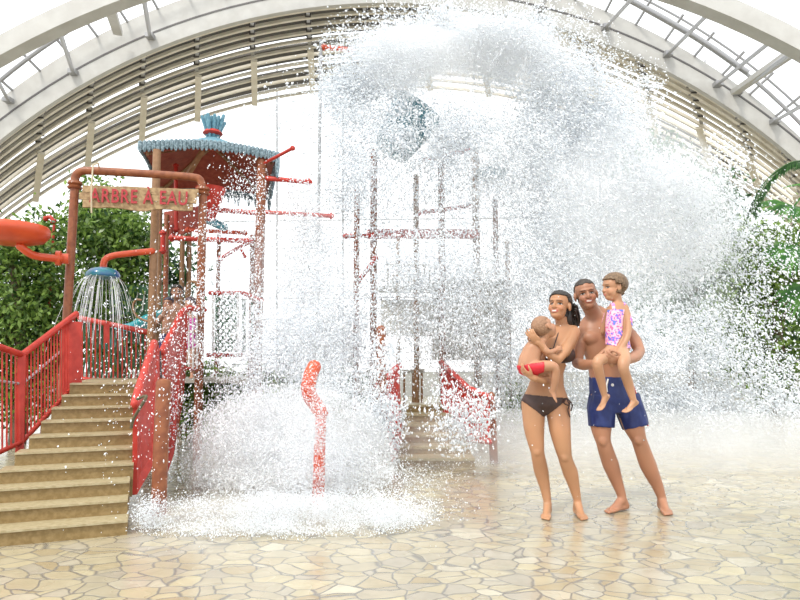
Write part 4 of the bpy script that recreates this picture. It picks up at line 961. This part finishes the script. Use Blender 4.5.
# ============================ the little girl
gi = thing('person', P(617, 352, Ym-.3), 'little girl in a pink patterned swimsuit sitting on the arms of the man', 'person')
g = Body(); pg = lambda u, v, dy=0: P(u, v, Ym-.26+dy)
gc = pg(614, 288, -.0); gR = Matrix.Rotation(math.radians(-4), 3, 'Y') @ face_R(82, 2, 0)
g.head(gc, gR, .95, child=True, neck=pg(617.5, 304, .0), nr=.036)
gs = []
for (u, v, hw, hd) in [(617, 357, .07, .06), (618, 349, .092, .08), (617.5, 341, .086, .075), (616, 331, .076, .066), (616.5, 321, .080, .066), (618, 311, .082, .062), (618.5, 304.5, .072, .045), (618, 301, .032, .03)]:
    gs.append((pg(u, v), Vector((.9, .43, 0)), hw, Vector((.43, -.9, 0)), hd))
g.loft(gs, 22)
g.limb([pg(625, 308, -.02), pg(628.5, 321, -.055), pg(627.5, 336, -.08), pg(622, 347, -.11), pg(616, 356, -.14)], [.030, .027, .024, .022, .016]); gwr = pg(616, 356, -.14)
g.hand(gwr, Vector((-.5, -.1, -.8)), Vector((0, 1, 0)), .105, .3, 1, fr=.006)
g.limb([pg(610, 309, .04), pg(606, 320, .10), pg(603, 332, .13)], [.028, .025, .022])
# near leg (viewer right) and far leg (viewer left)
g.limb([pg(621, 351, -.06), pg(624, 359, -.16), pg(623.5, 368, -.20), pg(628.5, 384, -.15), pg(633, 399, -.13)], [.060, .050, .040, .037, .025])
g.foot(pg(634, 401, -.13), Vector((-.82, -.4, -.42)), .15, ground=None, up=Vector((-.3, -.45, .8)))
g.limb([pg(612, 352, -.04), pg(603, 358, -.14), pg(597.5, 363, -.20), pg(600.5, 378, -.15), pg(604, 394, -.12)], [.058, .048, .039, .036, .024])
g.foot(pg(605, 396, -.12), Vector((-.62, -.35, -.68)), .15, ground=None, up=Vector((-.55, -.55, .6)))
g.finish('body', gi, (.58, .31, .18), (.15, .09, .05), voxel=.005, smooth=8, smile=False, lips=(.6, .2, .17))
def patt():
    m = bpy.data.materials.new('pink patterned swim fabric'); m.use_nodes = True; nt = m.node_tree; N = nt.nodes; L = nt.links; b_ = N['Principled BSDF']; b_.inputs['Roughness'].default_value = .5
    g_ = N.new('ShaderNodeNewGeometry'); v_ = N.new('ShaderNodeTexNoise'); v_.inputs['Scale'].default_value = 38; v_.inputs['Detail'].default_value = 1; L.new(g_.outputs['Position'], v_.inputs['Vector'])
    r = N.new('ShaderNodeValToRGB'); e = r.color_ramp.elements; r.color_ramp.interpolation = 'CONSTANT'; e[0].color = (.12, .20, .62, 1); e[1].position = .40; e[1].color = (.50, .10, .50, 1)
    for p_, c_ in ((.45, (.92, .40, .52)), (.50, (.92, .50, .60)), (.62, (.78, .13, .32))): k = e.new(p_); k.color = (*c_, 1)
    L.new(v_.outputs['Fac'], r.inputs['Fac']); L.new(r.outputs[0], b_.inputs['Base Color']); return m
def p_suit(co):
    zt = pg(618, 310).z; zl = pg(618, 349).z; cx = pg(617.5, 330).x
    x = co[:, 0]-cx; z = co[:, 2]; ad = np.minimum(segd(co, pg(626, 309, -.02), pg(627.5, 336, -.08)), segd(co, pg(627.5, 336, -.08), gwr)); a2 = segd(co, pg(610, 309, .04), pg(603, 332, .13))
    body_ = (z < zt) & (z > zl+.35*np.maximum(-x, 0)+.0) & (np.abs(x) < .12); straps = (z >= zt) & (z < zt+.06) & ((np.abs(x-.055) < .014) | (np.abs(x+.04) < .012)) & (np.linalg.norm(co-np.array(gc), axis=1) > .125)
    return (body_ | straps) & (ad > .036) & (a2 > .032)
shell(g, 'swimsuit', patt(), gi, p_suit, .0045, .004)
hm3 = hair_mat('light brown hair', (.13, .075, .038), (.26, .16, .085), .5)
def p_hairg(co):
    x, yy, z = local(co, gc, gR, .95); r = np.sqrt(x*x+yy*yy+z*z)
    return (r < .17) & (((z > .058+.2*np.maximum(yy-.04, 0)) & (yy < .092)) | ((yy < .022) & (z > -.052+.5*np.maximum(0, yy)) & ~((np.abs(x) > .062) & (np.abs(z+.004) < .026) & (np.abs(yy+.002) < .02))))
shell(g, 'hair', hm3, gi, p_hairg, .013, .008, .005, 45)

# ============================ children on the tower landing
def kid(base, u, v, Y, k, tone, hair, label, suit, yaw, arm=True):
    t = thing('person', base, label, 'person'); o = Body(); C = P(u, v, Y); R = face_R(yaw, 6, 0); nk = C+Vector((.0, .02, -.13*k))
    o.head(C, R, .86*k, child=True, neck=nk, nr=.036*k); X = Vector((1, 0, 0)); Yv = Vector((0, -1, 0))
    o.loft([(nk+Vector((0, 0, -.46*k)), X, .08*k, Yv, .07*k), (nk+Vector((0, 0, -.38*k)), X, .10*k, Yv, .08*k), (nk+Vector((0, 0, -.22*k)), X, .09*k, Yv, .07*k), (nk+Vector((0, 0, -.06*k)), X, .11*k, Yv, .07*k), (nk, X, .05*k, Yv, .04*k)], 18)
    for sx in (-1, 1):
        hip = nk+Vector((sx*.055*k, 0, -.43*k)); kn = Vector((hip.x, hip.y-.03, (hip.z+TOPZ)/2)); an = Vector((hip.x, hip.y, TOPZ+.07)); o.limb([hip, kn, an], [.062*k, .045*k, .028*k]); o.foot(an, Vector((sx*.2, -1, 0)), .17*k, ground=TOPZ+.004)
        sh = nk+Vector((sx*.11*k, 0, -.05*k)); el = sh+Vector((sx*.07*k, -.08*k, -.17*k)); wr_ = el+Vector((-sx*.10*k, -.12*k, -.02*k+(.08*k if sx < 0 else 0)))
        o.limb([sh, el, wr_], [.036*k, .028*k, .02*k]); o.hand(wr_, Vector((-sx*.5, -.8, -.1)), Vector((0, 0, -1)), .11*k, .35, sx, fr=.006)
    o.finish('body', t, tone, hair, voxel=.008, smooth=5, smile=False)
    shell(o, 'hair', hair_mat('hair of child', hair, tuple(min(1, h*1.8) for h in hair), .5), t, lambda co: (lambda q: (np.sqrt((q**2).sum(0)) < .17) & (((q[2] > .055) & (q[1] < .08)) | ((q[1] < .01) & (q[2] > -.05))))(local(co, C, R, .86*k)), .012, .008, .008, 50)
    if suit == 'suit': shell(o, 'swimsuit', mat('magenta swim fabric', (.62, .03, .34), .5, noise=(.7, .06, .5), scale=30), t, lambda co: (co[:, 2] < nk.z-.05*k) & (co[:, 2] > nk.z-.46*k) & (np.abs(co[:, 0]-nk.x) < .105*k) & (np.abs(co[:, 1]-nk.y) < .11), .005, .005)
    else: shell(o, 'swim_shorts', mat('navy swim fabric', suit, .5), t, lambda co: (co[:, 2] < nk.z-.34*k) & (co[:, 2] > nk.z-.62*k) & (np.abs(co[:, 0]-nk.x) < .15*k), .008, .006)
    return t
def kb(u, Y): q = P(u, 350, Y); q.z = TOPZ; return q
kid(kb(177, 8.3), 177, 293, 8.3, 1.1, (.42, .22, .14), (.02, .015, .012), 'dark haired bare chested boy standing between the tower posts', (.02, .03, .09), -20)
kid(kb(168, 8.6), 168.5, 304, 8.6, .9, (.55, .30, .2), (.05, .045, .07), 'small child standing left of the dark haired boy on the tower', (.05, .06, .2), 10)
kid(kb(189, 7.75), 190, 305, 7.75, .92, (.55, .30, .2), (.06, .03, .04), 'child in a magenta swimsuit behind the white bars of the right stair railing', 'suit', 30)
# ------------------------------------------------------------ the splash
_N = np.random.default_rng(99).random((48, 48, 48)).astype(np.float32)
def vnoise(p, s):
    q = p*s; i = np.floor(q).astype(int); f = q-i; f = f*f*(3-2*f); out = 0
    for dx in (0, 1):
        for dy in (0, 1):
            for dz in (0, 1):
                w = (f[:, 0] if dx else 1-f[:, 0])*(f[:, 1] if dy else 1-f[:, 1])*(f[:, 2] if dz else 1-f[:, 2])
                out = out+w*_N[(i[:, 0]+dx) % 48, (i[:, 1]+dy) % 48, (i[:, 2]+dz) % 48]
    return out
K = 2.3
def droplets(name, blobs, seed, src, smin, smax, label, stretch=(1, 2.6), clump=.5):
    """blobs: (u, v, Y, ru, rv, depth m, count). A drop is a small stretched octahedron aligned with its flight."""
    r = np.random.default_rng(seed); PP = []
    for (u, v, Y, ru, rv, dp, n) in blobs:
        n *= K
        c = np.array(P(u, v, Y)); rad = np.array((ru*Y/F, dp, rv*Y/F)); got = []; need = int(n)
        while need > 0:
            d = r.normal(size=(need*2+50, 3)); d /= np.linalg.norm(d, axis=1)[:, None]
            p = c+d*rad*(r.random((len(d), 1))**.42)*(1+.18*r.normal(size=(len(d), 1)))
            w = .62*vnoise(p, 3.1)+.38*vnoise(p+7, 9.0)
            keep = r.random(len(p)) < np.clip((w-(.5*clump))*3.2, .03, 1)
            p = p[keep & (p[:, 2] > .015) & (p[:, 1] > 2.2)][:need]; got.append(p); need -= len(p)
        PP += got
    p = np.concatenate(PP); n = len(p)
    vel = p-np.array(src); vel /= np.linalg.norm(vel, axis=1)[:, None]; vel[:, 2] -= .7; vel += r.normal(size=(n, 3))*.45; vel /= np.linalg.norm(vel, axis=1)[:, None]
    a = np.cross(vel, r.normal(size=(n, 3))); a /= np.linalg.norm(a, axis=1)[:, None]; b = np.cross(vel, a)
    s = (smin+(smax-smin)*r.random((n, 1))**3.0); l = s*(stretch[0]+(stretch[1]-stretch[0])*r.random((n, 1))**2)
    V = np.stack([p+a*s, p+b*s, p-a*s, p-b*s, p+vel*l, p-vel*l], 1).reshape(-1, 3)
    base = (np.arange(n)*6)[:, None, None]; T = np.array([(0,1,4),(1,2,4),(2,3,4),(3,0,4),(1,0,5),(2,1,5),(3,2,5),(0,3,5)])[None]
    o = fast_mesh(name, V, (base+T).reshape(-1, 3), M['water']); return tag(o, label, 'water', kind='stuff')
SRC = tuple(P(440, 110, 9.6))
main = [(440, 130, 8.9, 60, 50, .5, 5500), (395, 120, 9.2, 36, 50, .3, 2200), (395, 60, 9.0, 60, 34, .5, 4000), (480, 40, 9.0, 70, 34, .6, 5000), (350, 150, 9, 30, 90, .5, 2500), (352, 92, 9.4, 40, 36, .5, 5200), (400, 55, 9.4, 46, 34, .6, 7500), (455, 38, 9.4, 48, 34, .6, 8000), (512, 52, 9.4, 50, 40, .7, 8500), (565, 82, 9.4, 55, 44, .8, 8500),
        (604, 128, 9.4, 46, 44, .8, 7500), (652, 195, 9.4, 50, 46, .9, 8000), (696, 240, 9.6, 54, 60, 1, 7000), (610, 230, 9.6, 90, 90, 1, 15000), (535, 160, 9.6, 75, 80, 1, 12000), (540, 290, 9.6, 80, 90, 1, 12000),
        (455, 170, 9.0, 75, 80, .8, 6000), (372, 170, 8.9, 50, 90, .7, 5500), (310, 240, 8.4, 34, 100, .7, 4800), (420, 280, 8.6, 80, 60, .8, 6500), (330, 330, 8.0, 60, 80, .8, 7500),
        (450, 340, 8.6, 70, 50, .8, 3200), (620, 350, 9.2, 110, 60, .9, 13000), (712, 350, 9.2, 52, 60, .9, 4500), (462, 415, 6.4, 40, 40, .25, 1300), (385, 390, 6.4, 22, 80, .25, 1500), (470, 260, 8.4, 50, 60, .5, 1800), (660, 410, 9.4, 150, 26, .9, 14000), (500, 380, 9.4, 40, 60, .8, 2600)]
droplets('falling_water', main, 1, SRC, .004, .016, 'huge white curtain of water bursting and falling behind the family')
crest = [(345, 60, 9.3, 34, 44, .6, 700), (430, 22, 9.3, 70, 22, .6, 900), (540, 30, 9.3, 60, 26, .6, 800), (635, 95, 9.3, 34, 34, .6, 600), (712, 180, 9.3, 36, 44, .8, 900), (762, 270, 9.3, 30, 90, 1, 1100),
         (785, 390, 9.0, 60, 40, 1, 1400), (300, 120, 8.6, 50, 60, .6, 450)]
droplets('scattered_droplets', crest, 2, SRC, .006, .02, 'loose drops thrown outward along the edge of the splash dome', clump=.6)
left = [(270, 380, 6.6, 46, 110, .7, 7500), (250, 450, 6.2, 55, 60, .6, 7500), (300, 470, 5.9, 80, 40, .5, 9000), (355, 430, 6.6, 50, 70, .6, 6500), (310, 330, 6.8, 40, 110, .5, 5000), (235, 330, 7.0, 40, 120, .5, 2600), (240, 220, 7.0, 46, 70, .4, 1300), (175, 400, 6.0, 50, 110, .6, 900), (200, 300, 6.4, 60, 90, .5, 600)]
droplets('spray', left, 3, tuple(P(330, 100, 8)), .0035, .011, 'fine spray of falling drops in front of the play tower and stairs', clump=.55)
low = [(315, 440, 4.9, 34, 75, .15, 5000), (300, 506, 4.7, 140, 15, .35, 10000), (270, 528, 4.4, 120, 8, .22, 3500), (370, 518, 4.6, 60, 10, .3, 3000), (150, 515, 4.5, 16, 22, .15, 1000), (330, 478, 5.2, 120, 18, .4, 5000), (640, 445, 8.4, 170, 10, .7, 4000), (450, 470, 7.4, 80, 9, .5, 1200)]
droplets('ground_foam', low, 4, tuple(P(300, 560, 4.9)), .0016, .006, 'white foam and drops bouncing off the wet paving', stretch=(1, 1.8), clump=.45)
near_ = [(170, 400, 3.6, 90, 130, .5, 300), (400, 380, 3.9, 200, 150, .4, 110), (620, 400, 4.0, 110, 110, .3, 15)]
droplets('near_droplets', near_, 5, tuple(P(330, 100, 8)), .002, .006, 'few single drops flying close in front of the stairs and family', clump=.3)
# mist bodies
def mist(u, v, Y, ru, rv, dp, dens, label):
    m = MB(); m.ell(P(u, v, Y), (ru*Y/F, dp, rv*Y/F), nu=32, nv=18)
    for i, q in enumerate(m.v):
        if q[2] < .01: m.v[i] = (q[0], q[1], .01)
    o = m.build('mist', mist_mat(dens)); tag(o, label, 'mist', kind='stuff')
mist(590, 440, 8.6, 330, 30, 2.2, .5, 'thin white mist hanging low over the paving behind the family')
mist(415, 62, 8.8, 62, 40, .4, .8, 'bright foam haze on the left crest of the splash')
mist(500, 56, 8.9, 80, 42, .4, .7, 'bright foam haze on the right crest of the splash')
mist(455, 45, 9.0, 110, 30, .4, .6, 'bright foam haze along the top of the splash')
mist(640, 210, 8.8, 95, 100, .6, .45, 'bright haze on the right shoulder of the splash')
mist(560, 240, 10.0, 190, 175, .8, .30, 'pale haze inside the body of the falling water')
mist(290, 460, 6.0, 105, 75, .7, 1.0, 'white mist around the foot of the orange pole')
mist(285, 514, 4.6, 150, 17, .4, .9, 'low mist where the splash hits the paving in front')
mist(300, 330, 7.7, 60, 150, .5, .35, 'hazy veil of fine spray left of the splash')
